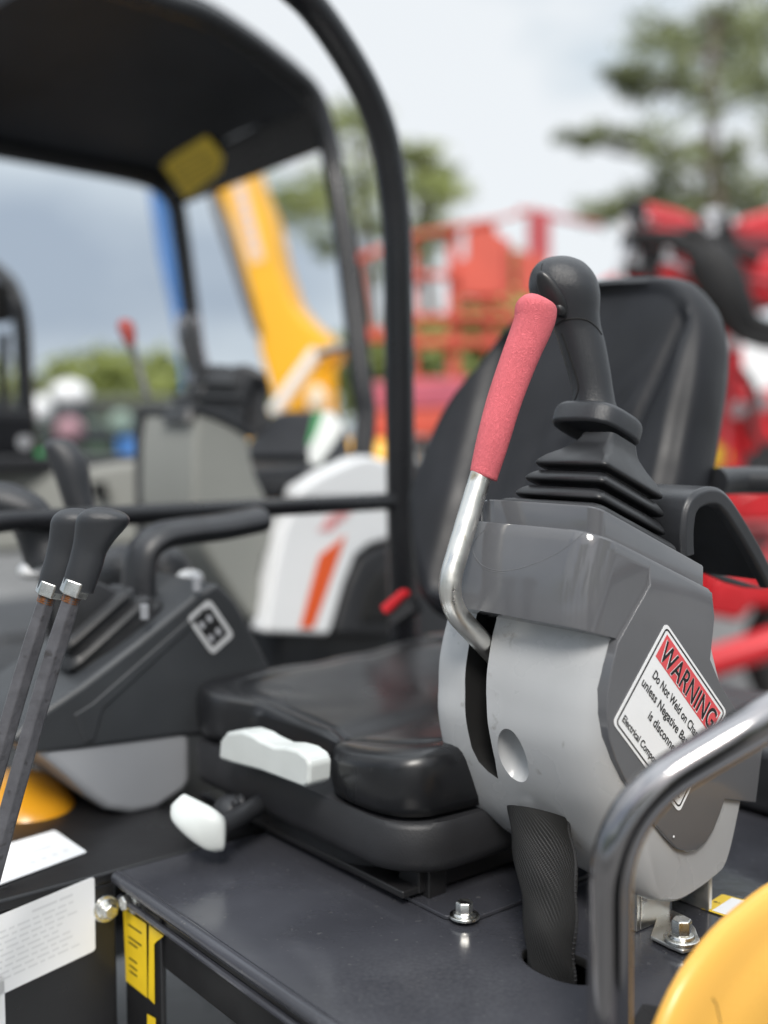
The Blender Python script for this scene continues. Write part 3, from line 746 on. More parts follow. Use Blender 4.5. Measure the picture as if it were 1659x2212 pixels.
# ---- yellow side cover
out = [(1415, 2222), (1447, 2148), (1470, 2106), (1500, 2062), (1530, 2024), (1562, 1990), (1610, 1950), (1668, 1908), (1760, 1868), (1900, 1850), (2100, 1900), (2150, 2550), (1700, 2640), (1420, 2560), (1372, 2420), (1390, 2310)]
pts = [A.loc(A.on(u, v, 0, .135)) for u, v in out]
ring0 = resample(crom([V((0, p.y, p.z)) for p in pts], 6, True), 120); cy = sum(ring0, V()) / 120
def yr(s_, x): return [W(x, cy.y + (p.y - cy.y) * s_, cy.z + (p.z - cy.z) * s_) for p in ring0]
mb = MB(); mb.loft([yr(.9, .128), yr(.985, .1285), yr(.996, .131), yr(1.0, .135), yr(.997, .139), yr(.985, .1425), yr(.955, .146), yr(.92, .1485), yr(.89, .150), yr(.86, .1525), yr(.83, .156), yr(.79, .1595), yr(.74, .162), yr(.6, .165), yr(.4, .167), yr(.2, .168)])
yc = mb.build('side_cover', M['yellow'], dig, angle=60); ty = bvh(yc)
# scratch
seam([(1358, 1405), (1368, 1425), (1382, 1450), (1390, 1490), (1398, 1520), (1402, 1548)], .0005, 0, 'scratch', M['ink'], yc, ty, r3)
# black latch at the foot of the handle
mb = MB(); q = [A.on(*p, 2, .8812) for p in [(1362, 2225), (1388, 2182), (1432, 2190), (1445, 2212), (1420, 2250)]]; mb.prism(q, (0, 0, .006)); mb.build('latch_plate', M['post'], dig, bevel=.0012)

# ---- travel levers
def travel(du, dd, first):
    rows = [(565, 1545, 840, 1610), (572, 1510, 848, 1575), (598, 1400, 892, 1460), (628, 1300, 925, 1360), (652, 1200, 955, 1250), (668, 1120, 1005, 1165), (676, 1055, 1060, 1095), (682, 1000, 1110, 1040), (690, 950, 1150, 985), (715, 900, 1165, 945), (760, 862, 1145, 905), (810, 842, 1095, 872), (860, 833, 1030, 850), (900, 830, 970, 836)]
    T = lambda x, y: (.24 * x + du[0], 895.9 + .24 * y + du[1])
    d = 1.0 + dd
    rod = fillet([at(158 + du[0], 1283 + du[1], d), at(97 + du[0] * 1.0, 1478 + du[1], d + .005), at(-8 + du[0], 1850 + du[1], d + .02), at(-90 + du[0], 2180 + du[1], d + .04)], .2, 8)
    mb = MB(); mb.tube(rod, [.0088] + [.0101] * (len(rod) - 1), 6, up=A.X * .8 + A.Y * .6); rd = mb.build('travel_lever', M['rod'], dig, bevel=.0015, angle=25)
    mb = MB(); mb.loft(smooth_rings(stations([(*T(a, b), *T(c_, d_), d) for a, b, c_, d_ in rows], .72, 36, 2.3), 3)); mb.build('knob', M['grip'], rd, angle=80)
    tq = at(158 + du[0], 1283 + du[1], d); tp = at(170 + du[0], 1250 + du[1], d); t = (tp - tq).normalized()
    mb = MB(); mb.tube([tq - t * .001, tq + t * .0125], .0132, 6); mb.build('lock_nut', M['bolt'], rd, bevel=.0012)
    mb = MB(); mb.tube([tq - t * .008, tq + t * .002], .0078, 18)
    for k in range(5): mb.tube([tq - t * (.008 - k * .0022), tq - t * (.0072 - k * .0022)], .0083, 18)
    mb.build('thread', M['rust'], rd)
travel((0, 0), 0, True); travel((-54, 2), .045, False)

# ---- opposite console, joystick, blade lever
xi = -.61
def inner(pts, x=xi): return [A.on(u, v, 0, x) for u, v in pts]
P = inner([(20, 1600), (60, 1560), (180, 1478), (300, 1385), (420, 1287), (470, 1258), (510, 1300), (560, 1390), (585, 1440), (575, 1590), (400, 1592), (170, 1622), (80, 1630)])
mb = MB(); mb.prism(P, A.X * -.2); c2_ = mb.build('console_cover', M['slate'], dig, bevel=.008, seg=4)
P = inner([(75, 1622), (170, 1590), (400, 1560), (414, 1590), (416, 1690), (400, 1712), (340, 1752), (285, 1762), (230, 1752), (195, 1725), (150, 1682)], xi - .004)
mb = MB(); mb.prism(P, A.X * -.2); mb.build('console_base', M['body2'], dig, bevel=.012, seg=4)
P = inner([(160, 1545), (200, 1520), (440, 1310), (455, 1318), (222, 1534), (205, 1600), (185, 1605)], xi + .002)
mb = MB(); mb.prism(P, A.X * -.01); mb.build('trim_edge', M['slate'], c2_, bevel=.002)
q = inner([(452, 1292), (506, 1372), (458, 1416), (402, 1336)], xi + .001); f = quadmap(*q, A.X)
mb = MB(); plate(mb, f, 0, 0, 1, 1, .001, 0, .14, 1, .001); plate(mb, f, .14, .16, .86, .84, .0014, 1, .06, 1)
for a, b in ((.25, .3), (.6, .3), (.25, .62), (.6, .62)): plate(mb, f, a, b, a + .16, b + .18, .0017, 2, .05, 1)
mb.build('control_pattern_sticker', [M['inkgrey'], M['ink'], M['body2']], c2_, recalc=False)
# pleated gaiter of the second joystick
ea, eb = A.on(180, 1478, 0, xi), A.on(420, 1287, 0, xi); gdir = (eb - ea).cross(A.X).normalized(); gdir = gdir if gdir.z > 0 else -gdir
gA = A.onplane(232, 1378, ea, gdir); gdir = (gdir + A.Y * -.10 + A.X * .0).normalized()
sv = (eb - ea).normalized(); sv = (sv - gdir * sv.dot(gdir)).normalized(); su = gdir.cross(sv)
def g2(h, a, b): return [gA + gdir * (h * .8) + su * (a * x * .5) + sv * (b * y * .8) for x, y in [(1, 1), (.8, 1.1), (-.8, 1.1), (-1, 1), (-1.1, .8), (-1.1, -.8), (-1, -1), (-.8, -1.1), (.8, -1.1), (1, -1), (1.1, -.8), (1.1, .8)]]
mb = MB(); mb.loft([g2(-.03, .07, .085), g2(.0, .07, .085), g2(.004, .055, .07), g2(.014, .052, .066), g2(.018, .064, .078), g2(.026, .058, .07), g2(.03, .045, .058), g2(.04, .044, .056), g2(.045, .055, .066), g2(.052, .05, .06), g2(.056, .038, .048), g2(.075, .034, .04), g2(.11, .02, .022)])
mb.build('joystick_gaiter', M['rubber'], dig, angle=30)
mb = MB(); mb.loft(smooth_rings(stations([(155, 1140, 215, 1140, 1.6), (135, 1080, 200, 1070, 1.6), (115, 1020, 190, 1000, 1.6), (100, 985, 172, 968, 1.6), (95, 965, 155, 952, 1.6), (105, 950, 135, 946, 1.6)], .9, 24), 3)); mb.build('joystick_grip', M['grip'], dig, angle=80)
mb = MB(); mb.loft(smooth_rings(stations([(60, 1240, 150, 1190, 1.5), (30, 1150, 120, 1120, 1.5), (-10, 1120, 100, 1085, 1.5), (-40, 1105, 70, 1062, 1.5), (-60, 1090, 30, 1045, 1.5), (-70, 1070, 0, 1040, 1.5)], .8, 24), 3)); mb.build('blade_lever_grip', M['grip'], dig, angle=80)
mb = MB(); mb.tube([at(100, 1230, 1.5), at(130, 1450, 1.52)], .012); mb.build('blade_lever', M['post'], dig)
for u, v, d in ((70, 1232, 1.5), (410, 1250, 1.62)):
    mb = MB(); mb.ell(at(u, v, d), A.X * .02, A.Y * .02, V((0, 0, .013))); mb.build('push_button', M['white'], dig)
# small clips on the console trim
for u, v in ((312, 1322), (425, 1262)):
    mb = MB(); mb.box(A.on(u, v, 0, xi + .004), A.X * .004, A.Y * .004, V((0, 0, .009))); mb.build('clip', M['body2'], c2_, bevel=.001)
# second wrist rest
xa2 = -.66
pr = [(300, 1290), (300, 1240), (310, 1190), (345, 1160), (400, 1148), (480, 1138), (560, 1122)]
path = crom([A.on(u, v, 0, -.72) for u, v in pr], 6)
mb = MB(); mb.tube(path, .019, 16, flat=1.7, up=(0, 0, 1)); mb.build('wrist_rest', M['plastic'], dig)
mb = MB(); mb.ell(at(270, 1240, 1.66), A.X * .06, A.Y * .05, V((0, 0, .045))); mb.ell(at(360, 1250, 1.68), A.X * .04, A.Y * .04, V((0, 0, .05))); mb.build('joystick_guard', M['plastic'], dig)
# amber bonnet seen past the lever
mb = MB(); cA = at(40, 1760, 1.42); rings = []
mb.ell(cA, A.X * .10, A.Y * .07, V((0, 0, .055)), 32, 16); mb.build('boom_bracket', M['amber'], dig)
for u, v in ((186, 1738), (185, 1755)):
    mb = MB(); mb.ell(at(u, v, 1.42), A.X * .006, A.Y * .006, V((0, 0, .006)), 12, 8); mb.build('bolt', M['bolt'], dig)

# ---- roll bar and hand rail on the far side
post_px = [(872, 1330), (868, 1180), (864, 900), (860, 600), (856, 480), (846, 390), (830, 300), (800, 215), (755, 130), (695, 40), (640, -20), (540, -90)]
loc_ = [A.loc(A.on(u, v, 0, -.8)) for u, v in post_px]
path = crom([W(-.8, p.y, p.z) for p in loc_] + [W(-.8, -.2, 2.07), W(-.8, -.62, 2.09)], 6)
mb = MB(); mb.tube([W(-.8, loc_[0].y, .86)] + path, .0245, 24); bar = mb.build('roll_bar', M['post'], dig)
mb = MB(); pth = fillet([W(-.8, .35, 1.233), W(-.8, -.13, 1.233), W(-.8, -.36, 1.233), W(-.8, -.42, .9)], .06, 8)
mb.tube(pth, .014, 20); mb.build('hand_rail', M['post'], dig)
# seat belt buckle by the bar
mb = MB(); mb.prism([at(820, 1310, 1.6), at(865, 1272, 1.6), at(875, 1285, 1.6), at(830, 1328, 1.6)], A.Y * .012); mb.prism([at(835, 1330, 1.61), at(878, 1290, 1.61), at(895, 1320, 1.61), at(850, 1352, 1.61)], A.Y * .02, 1)
mb.build('belt_buckle', [M['redmachine'], M['plastic']], dig, bevel=.002)

# ================================================================== WHITE EXCAVATOR BEHIND
B = Frame((-.366, 2.2, 0), -51)
dg2 = thing('mini_excavator', 'white mini excavator with orange stripe and black canopy, standing behind the black seat', 'mini excavator', B.w(-.35, .3, 0))
def prof_prism(fr, pts, ax, val, vec, name, m, parent, bevel=.01, seg=3):
    mb = MB(); mb.prism([fr.on(u, v, ax, val) for u, v in pts], vec); return mb.build(name, m, parent, bevel=bevel, seg=seg)
# warm grey console: left face then front
cpts = [(428, 888), (478, 908), (520, 928), (542, 948), (545, 985), (556, 1030), (575, 1070), (590, 1120), (594, 1180), (575, 1200), (566, 1240), (572, 1330), (545, 1345), (500, 1280), (455, 1210), (428, 1160), (418, 1080), (420, 960)]
prof_prism(B, cpts, 0, 0, B.X * -.235, 'console_body', M['beige'], dg2, .022, 5)
prof_prism(B, [(424, 872), (480, 890), (548, 930), (548, 948), (480, 908), (424, 890)], 0, .006, B.X * -.25, 'console_cap', M['plastic'], dg2, .004)
mb = MB(); mb.box(B.w(-.252, .05, 1.19), B.X * .012, B.Y * .06, V((0, 0, .20))); mb.build('console_edge', M['plastic'], dg2, bevel=.006)
def boxring(c, u, w, ax_, h, a, b): return [c + ax_ * h + u * (a * x) + w * (b * y) for x, y in [(1, .85), (.85, 1), (-.85, 1), (-1, .85), (-1, -.85), (-.85, -1), (.85, -1), (1, -.85)]]
c = at(445, 880, 2.28); ax2 = (V((0, 0, 1)) + B.Y * .3).normalized()
mb = MB(); mb.loft([boxring(c, B.X, B.Y, ax2, h, a, b) for h, a, b in ((-.03, .06, .07), (0, .055, .065), (.005, .045, .055), (.015, .045, .055), (.02, .052, .06), (.028, .048, .055), (.032, .036, .042), (.045, .036, .04), (.05, .042, .045), (.06, .034, .036), (.09, .018, .02))])
mb.build('joystick_gaiter', M['rubber'], dg2)
mb = MB(); mb.loft(smooth_rings(stations([(418, 815, 452, 815, 2.3), (405, 770, 440, 765, 2.3), (396, 720, 430, 715, 2.3), (394, 698, 424, 695, 2.3), (400, 688, 418, 687, 2.3)], .9, 20), 3)); mb.build('joystick_grip', M['plastic'], dg2, angle=80)
# wrist rest and seat of the white machine
mb = MB(); mb.prism([at(u, v, 2.36) for u, v in [(482, 905), (492, 850), (505, 805), (528, 784), (556, 790), (580, 812), (588, 838), (580, 880), (592, 915), (560, 948), (530, 935)]], B.X * -.06); mb.build('wrist_rest', M['plastic'], dg2, bevel=.012)
mb = MB(); mb.tube(crom([at(512, 925, 2.34), at(530, 850, 2.34), at(548, 812, 2.34), at(572, 818, 2.34)], 5), .012, 12); mb.build('rest_edge', M['plastic'], dg2)
mb = MB(); rg = stations([(470, 1015, 765, 1015, 2.75, .4), (530, 970, 755, 970, 2.78, .3), (570, 925, 745, 925, 2.82, .22), (590, 900, 735, 903, 2.84, .15), (615, 890, 715, 893, 2.85, .1)], .4, 28, 3); mb.loft(smooth_rings(rg, 3)); mb.build('seat_backrest', M['vinyl'], dg2, angle=80)
mb = MB(); mb.box(at(620, 1040, 2.65), B.X * .24, B.Y * .25, V((0, 0, .045))); mb.build('seat_cushion', M['vinyl'], dg2, bevel=.02)
mb = MB(); mb.prism([B.on(u, v, 0, -.02) for u, v in [(540, 1025), (640, 1025), (640, 1062), (548, 1062)]], B.X * -.3); mb.build('seat_base', M['tray'], dg2, bevel=.006)
# red safety lever
mb = MB(); mb.tube([at(318, 855, 2.36), at(300, 795, 2.38), at(284, 745, 2.38)], .0075, 12); l2 = mb.build('safety_lever', M['rod'], dg2)
mb = MB(); mb.loft(smooth_rings(stations([(278, 752, 292, 746, 2.38), (262, 728, 293, 718, 2.38), (254, 705, 288, 698, 2.38), (258, 693, 276, 690, 2.38)], .9, 20), 3)); mb.build('lever_knob', mat('dull_red_plastic', (.36, .06, .05), .5), l2, angle=80)
# canopy frame
rp = crom([at(*p) for p in [(782, 985, 2.50), (790, 900, 2.52), (782, 830, 2.53), (760, 640, 2.57), (736, 460, 2.6), (718, 350, 2.62), (700, 265, 2.62), (668, 195, 2.60), (605, 140, 2.55), (540, 92, 2.5), (448, 36, 2.42), (345, 0, 2.33), (150, -60, 2.15)]], 6)
lp = crom([at(*p) for p in [(432, 880, 3.08), (425, 790, 3.1), (408, 640, 3.13), (390, 500, 3.15), (378, 440, 3.15), (345, 400, 3.13), (290, 378, 3.08), (150, 350, 2.95), (0, 322, 2.82), (-140, 296, 2.7), (-300, 270, 2.58)]], 6)
for pth in (rp, lp):
    mb = MB(); mb.tube(pth, .0255, 20); mb.build('canopy_post', M['post'], dg2)
mb = MB(); mb.tube(fillet([at(410, 690, 3.12), at(405, 720, 3.1), at(425, 790, 3.1), at(428, 850, 3.09)], .05), .034, 16); mb.build('post_socket', M['tube'], dg2)
# roof skin between the tubes
def cut_from(P, p0): 
    i = min(range(len(P)), key=lambda k: (P[k] - p0).length); return P[i:]
ra, la = resample(cut_from(rp, at(690, 235, 2.62)), 24, False), resample(cut_from(lp, at(352, 404, 3.13)), 24, False)
rings = []
for a, b in zip(la, ra):
    top = [a.lerp(b, k / 12) + V((0, 0, .035 + .04 * math.sin(math.pi * k / 12))) for k in range(13)]
    bot = [a.lerp(b, k / 12) + V((0, 0, .012 + .03 * math.sin(math.pi * k / 12))) for k in range(12, -1, -1)]
    rings.append(top + bot)
mb = MB(); mb.loft(rings); roof = mb.build('canopy_roof', mat('black_roof_underside', (.032, .035, .042), .6, var=(3, .35), spec=.3), dg2, bevel=0, angle=50)
mb = MB(); q = [at(330, 385, 3.12), at(690, 205, 2.64), at(708, 322, 2.63), at(388, 448, 3.15)]
nn = (q[1] - q[0]).cross(q[3] - q[0]).normalized(); nn = nn if nn.dot(CAM - q[0]) > 0 else -nn
mb.prism(q, nn * -.03); rear = mb.build('rear_crossbar', M['post'], dg2, bevel=.01)
def onq(u, v): r = ray(u, v); return CAM + r * ((q[0] + nn * .002 - CAM).dot(nn) / r.dot(nn))
f = quadmap(onq(347, 352), onq(446, 293), onq(514, 374), onq(402, 428), nn)
mb = MB(); plate(mb, f, 0, 0, 1, 1, .001, 0, 0, 1, .004)
for k in range(6): plate(mb, f, .1, .12 + k * .13, random.uniform(.6, .9), .12 + k * .13 + .045, .0015, 1)
mb.build('yellow_sticker', [mat('dull_yellow_label', (.88, .64, .06), .5, var=(20, .1)), mat('brown_print', (.55, .39, .05), .5)], rear, recalc=False)
# side rail and grab bar
mb = MB(); mb.tube([at(690, 762, 2.62), at(770, 742, 2.55)], .011, 12); mb.build('grab_bar', M['silver'], dg2)
# white cover with stripe, wheel-arch shaped guard
XB = .04
prof_prism(B, [(652, 1052), (700, 1022), (770, 990), (800, 984), (862, 1004), (900, 1020), (900, 1078), (640, 1078)], 0, XB, B.X * -.06, 'engine_cover', M['white'], dg2, .012)
sc2 = prof_prism(B, [(640, 1082), (900, 1082), (900, 1160), (850, 1162), (800, 1176), (770, 1200), (745, 1260), (722, 1340), (712, 1372), (572, 1368), (590, 1255), (612, 1150)], 0, XB, B.X * -.06, 'side_cover', M['white'], dg2, .010)
mb = MB(); s_ = [B.on(u, v, 0, XB + .001) for u, v in [(648, 1356), (668, 1280), (690, 1200), (746, 1156), (728, 1210), (700, 1290), (676, 1356)]]
mb.prism(s_, B.X * .002); mb.build('orange_stripe', M['orange'], sc2)
mb = MB()
for (u0, v0, u1, v1) in ((702, 1118, 730, 1150), (722, 1102, 748, 1132), (742, 1100, 760, 1118), (690, 1140, 706, 1150)):
    s_ = [B.on(u, v, 0, XB + .001) for u, v in [(u0, v0), (u1, v0 - 6), (u1 - 4, v1 - 6), (u0 - 4, v1)]]; mb.prism(s_, B.X * .001)
mb.build('faded_red_lettering', mat('faded_red_print', (.75, .38, .38), .5), sc2)
prof_prism(B, [(852, 1168), (806, 1182), (776, 1206), (752, 1262), (728, 1345), (720, 1378), (905, 1378), (905, 1168)], 0, XB - .005, B.X * -.4, 'side_guard', M['tray'], dg2, .02)
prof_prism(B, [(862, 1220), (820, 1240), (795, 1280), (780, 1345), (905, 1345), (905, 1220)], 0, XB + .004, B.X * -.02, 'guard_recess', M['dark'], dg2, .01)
mb = MB(); mb.box(B.w(-.35, .62, .80), B.X * .31, B.Y * .42, V((0, 0, .30))); mb.box(B.w(-.3, .45, .42), B.X * .25, B.Y * .4, V((0, 0, .09))); mb.build('house_frame', M['plastic'], dg2, bevel=.03)
mb = MB(); mb.box(B.w(-.35, -.1, .80), B.X * .4, B.Y * .5, V((0, 0, .03))); mb.build('floor_plate', M['tray'], dg2, bevel=.01)
for sx in (-.78, .0):
    mb = MB(); path = []
    for k in range(36):
        a = 2 * math.pi * k / 36
        path.append(B.w(sx, .3 + (.5 if math.cos(a) > 0 else -.5) + .2 * math.cos(a), .2 + .195 * math.sin(a)))
    mb.prism(path, B.X * .2); mb.build('crawler_track', M['tyre'], dg2, bevel=.01)
mb = MB(); mb.ell(at(1050, 1360, 2.4) * 0 + at(690, 1388, 1.9), B.X * .12, B.Y * .07, V((0, 0, .012))); 
# paper tag hanging on the second seat
tg = thing('paper_tag', 'white and green paper tag hanging on the seat of the white excavator', 'tag', at(705, 945, 2.55))
ta = [at(680, 893, 2.56), at(712, 886, 2.56), at(742, 918, 2.55), at(732, 940, 2.55), at(690, 1003, 2.52), at(668, 1000, 2.52), at(666, 970, 2.53)]
mb = MB(); mb.prism(ta, B.Y * .003); mb.build('paper_sheet', M['offwhite'], tg)
mb = MB(); mb.prism([p - B.Y * .002 for p in (at(680, 893, 2.56), at(700, 888, 2.56), at(690, 925, 2.55), at(668, 962, 2.53), at(664, 960, 2.53))], B.Y * .0015); mb.build('green_band', M['green'], tg)

# ================================================================== GREY TRACTOR AT THE FAR LEFT EDGE
Cc = Frame(at(20, 1000, 3.1) - V((0, 0, at(20, 1000, 3.1).z)), -51)
tr = thing('mini_excavator', 'grey bodied mini excavator with dark roll bar and round lamp, cut by the left edge', 'mini excavator', Cc.w(-.3, .3, 0))
pth = crom([at(*p) for p in [(64, 1000, 3.1), (58, 900, 3.1), (52, 800, 3.1), (46, 700, 3.1), (32, 640, 3.12), (6, 598, 3.15), (-60, 560, 3.2), (-200, 540, 3.3)]], 6)
mb = MB(); mb.tube(pth, .024, 18); mb.build('roll_bar', M['post'], tr)
mb = MB(); mb.cyl(at(-2, 655, 3.1), at(6, 650, 3.2), .058, .045, 24); mb.build('work_lamp', M['dark'], tr, bevel=.006)
mb = MB(); mb.tube([at(8, 720, 3.15), at(6, 960, 3.15)], .016, 12); mb.build('inner_post', M['post'], tr)
mb = MB(); mb.box(at(40, 1000, 3.0), B.X * .16, B.Y * .3, V((0, 0, .02))); mb.build('seat_frame', M['tray'], tr, bevel=.008)
mb = MB(); mb.box(at(-30, 940, 3.1), B.X * .14, B.Y * .1, V((0, 0, .07))); mb.build('seat', M['vinyl'], tr, bevel=.03)
mb = MB(); mb.cyl(at(52, 955, 2.98), at(54, 955, 3.0), .018, .018, 16); mb.build('gauge', M['body2'], tr)
mb = MB(); mb.prism([at(u, v, 2.9) for u, v in [(-60, 1010), (150, 1010), (215, 1000), (300, 990), (325, 1060), (330, 1180), (-60, 1200)]], B.Y * .5); mb.build('engine_cover', M['beige'], tr, bevel=.025)
mb = MB(); mb.box(at(215, 1058, 2.88), B.X * .03, B.Y * .01, V((0, 0, .02))); mb.build('air_vent', M['dark'], tr, bevel=.006)
mb = MB(); mb.box(at(88, 990, 2.9), B.X * .01, B.Y * .01, V((0, 0, .022))); mb.build('green_light', M['green'], tr, bevel=.004)
mb = MB(); mb.box(Cc.w(-.2, .4, .55), Cc.X * .35, Cc.Y * .5, V((0, 0, .25))); mb.build('house_frame', M['tray'], tr, bevel=.03)
for sx in (-.6, .1):
    mb = MB(); mb.prism([Cc.w(sx, .4 + (.5 if math.cos(a) > 0 else -.5) + .2 * math.cos(a), .2 + .195 * math.sin(a)) for a in [2 * math.pi * k / 36 for k in range(36)]], Cc.X * .2)
    mb.build('crawler_track', M['tyre'], tr, bevel=.01)

# ================================================================== YELLOW BOOM
DY = 5.2
yb = thing('excavator', 'yellow excavator with raised boom and pale hydraulic rod, seen under the black canopy', 'excavator', V((at(640, 900, DY).x, at(640, 900, DY).y, 0)))
bp_ = [(405, 250), (500, 240), (545, 385), (575, 455), (598, 560), (628, 650), (660, 690), (700, 722), (722, 755), (712, 780), (690, 790), (700, 870), (690, 905), (600, 905), (590, 860), (560, 760), (545, 660), (500, 500), (468, 420)]
mb = MB(); mb.prism([at(u, v, DY) for u, v in bp_], V((.05, .30, 0))); boom = mb.build('boom', M['boomyellow'], yb, bevel=.03)
mb = MB(); mb.tube(crom([at(u, v, DY - .02) for u, v in [(455, 395), (475, 470), (505, 560), (535, 650), (558, 720)]], 5), .02, 10); mb.build('boom_edge_tube', mat('brown_black_tube', (.06, .045, .03), .6), boom)  # dark tube along one long edge of the boom
mb = MB(); q = [at(*p, DY - .004) for p in [(500, 395), (528, 388), (572, 560), (540, 570)]]; nn = V((0, -1, 0)); f = quadmap(q[0], q[1], q[2], q[3], nn)
plate(mb, f, 0, 0, 1, 1, .002, 0, .0)
for k in range(6): plate(mb, f, .35, .10 + k * .14, .7, .10 + k * .14 + .09, .004, 1, .0)
mb.build('side_lettering', [mat('pale_peach_decal', (.78, .55, .34), .5), mat('faded_blue_print', (.42, .42, .62), .5)], boom, recalc=False)
mb = MB(); mb.tube([at(590, 893, DY - .2), at(684, 760, DY - .16)], .030, 16); mb.build('hydraulic_rod', mat('pale_rod', (.74, .72, .70), .3), yb)
mb = MB(); mb.ell(at(684, 864, DY - .12), V((.05, 0, 0)), V((0, .03, 0)), V((0, 0, .07))); mb.build('pivot_cap', mat('pale_cap', (.78, .66, .5), .4), yb)
mb = MB(); mb.box(at(712, 850, DY + .1), V((.03, 0, 0)), V((0, .05, 0)), V((0, 0, .16))); mb.build('boom_bracket', M['boomyellow'], yb, bevel=.02)
p0 = at(640, 905, DY); mb = MB(); mb.box(V((p0.x, DY + .6, .95)), V((.55, 0, 0)), V((0, .75, 0)), V((0, 0, .35))); mb.build('house', M['boomyellow'], yb, bevel=.08)
mb = MB(); mb.box(V((p0.x, DY + .5, .5)), V((.3, 0, 0)), V((0, .3, 0)), V((0, 0, .12))); mb.build('turntable', M['tray'], yb, bevel=.03)
for sx in (-.6, .35):
    mb = MB(); mb.prism([V((p0.x + sx, DY + .5 + (.7 if math.cos(a) > 0 else -.7) + .25 * math.cos(a), .25 + .245 * math.sin(a))) for a in [2 * math.pi * k / 36 for k in range(36)]], (.28, 0, 0))
    mb.build('crawler_track', M['tyre'], yb, bevel=.01)
# blue boom further back
DB = 8.0
bb = thing('boom_lift', 'blue boom lift arm rising behind the left canopy post', 'boom lift', V((at(440, 900, DB).x, at(440, 900, DB).y, 0)))
mb = MB(); mb.prism([at(u, v, DB) for u, v in [(318, 398), (352, 396), (366, 520), (398, 720), (440, 880), (400, 890), (382, 720), (345, 560), (330, 470)]], (0, .22, 0)); mb.build('lift_arm', M['blue'], bb, bevel=.02)
mb = MB(); mb.box(V((at(440, 900, DB).x, DB + .4, .8)), V((.55, 0, 0)), V((0, .8, 0)), V((0, 0, .35))); mb.build('turret', M['blue'], bb, bevel=.06)
for sx in (-.5, .5):
    for sy in (-.6, .6):
        c = V((at(440, 900, DB).x + sx, DB + .4 + sy, .4)); mb = MB(); mb.cyl(c - V((.12, 0, 0)), c + V((.12, 0, 0)), .4, .4, 28); mb.build('wheel', M['tyre'], bb, bevel=.03)

# ================================================================== RED LIFT
DR = 6.6
rl = thing('scissor_lift', 'orange red scissor lift with barred guard rails, left of the red foam lever', 'scissor lift', V((at(1000, 940, DR).x, at(1000, 940, DR).y, 0)))
bd = V((.18, 1, 0)).normalized()
def bar(p, q_, w, name, m='redorange', d=DR, par=rl, dep=.05):
    a, b = at(*p, d), at(*q_, d); t = (b - a).normalized(); n_ = V((0, 1, 0)); s_ = t.cross(n_).normalized() * (w * .41 / F * d)
    mb = MB(); mb.prism([a - s_, b - s_, b + s_, a + s_], n_ * dep); return mb.build(name, M[m], par, bevel=.008)
for p, q_, w in (((770, 560), (900, 508), 18), ((890, 508), (1066, 476), 15), ((1066, 476), (1160, 450), 9), ((893, 594), (990, 594), 18), ((890, 686), (1120, 686), 22), ((890, 738), (1120, 738), 26), ((780, 722), (860, 722), 34), ((893, 822), (1100, 822), 18), ((1000, 654), (1100, 654), 12)):
    bar(p, q_, w, 'guard_rail')
for p, q_, w in (((980, 495), (980, 830), 30), ((1060, 620), (1060, 830), 24), ((894, 505), (894, 830), 18), ((768, 560), (785, 720), 24), ((1100, 520), (1100, 830), 16)):
    bar(p, q_, w, 'guard_post', d=DR + .06)
mb = MB(); mb.prism([at(u, v, DR + .02) for u, v in [(1008, 497), (1068, 476), (1074, 505), (1092, 512), (1092, 640), (990, 640), (990, 560), (1008, 556)]], (0, .06, 0)); mb.build('control_panel', M['redorange'], rl, bevel=.01)
mb = MB(); mb.prism([at(u, v, DR + .02) for u, v in [(1118, 540), (1182, 556), (1182, 640), (1118, 640)]], (0, .06, 0)); mb.build('gate_panel', M['redorange'], rl, bevel=.01)
for p, q_, w in (((1120, 452), (1300, 486), 12), ((1165, 455), (1165, 560), 60)):
    bar(p, q_, w, 'faded_rail', 'darkred', DR + 1.2)
mb = MB(); mb.prism([at(u, v, DR - .1) for u, v in [(790, 890), (1040, 880), (1040, 940), (785, 946)]], (0, .9, 0)); mb.build('deck_tray', M['redorange'], rl, bevel=.02)
mb = MB(); mb.prism([at(u, v, DR - .1) for u, v in [(800, 825), (1042, 818), (1041, 878), (790, 888)]], (0, .88, 0)); mb.build('toe_board', mat('purple_red_paint', (.36, .075, .12), .5, var=(3, .2)), rl, bevel=.02)
mb = MB(); mb.box(V((at(1000, 940, DR).x, DR + .5, .55)), V((.75, 0, 0)), V((0, .45, 0)), V((0, 0, .3))); mb.build('base', M['redorange'], rl, bevel=.04)
for k in range(3):
    z = .9 + .14 * k; x = at(920, 940, DR).x
    mb = MB(); mb.tube([V((x - .35, DR + .3, z)), V((x + .35, DR + .3, z + .14))], .03, 8); mb.tube([V((x + .35, DR + .4, z)), V((x - .35, DR + .4, z + .14))], .03, 8); mb.build('scissor_arm', M['tray'], rl)
for sx in (-.6, .6):
    for sy in (.15, .85):
        c = V((at(1000, 940, DR).x + sx, DR + sy, .22)); mb = MB(); mb.cyl(c - V((.07, 0, 0)), c + V((.07, 0, 0)), .22, .22, 24); mb.build('wheel', M['tyre'], rl, bevel=.02)
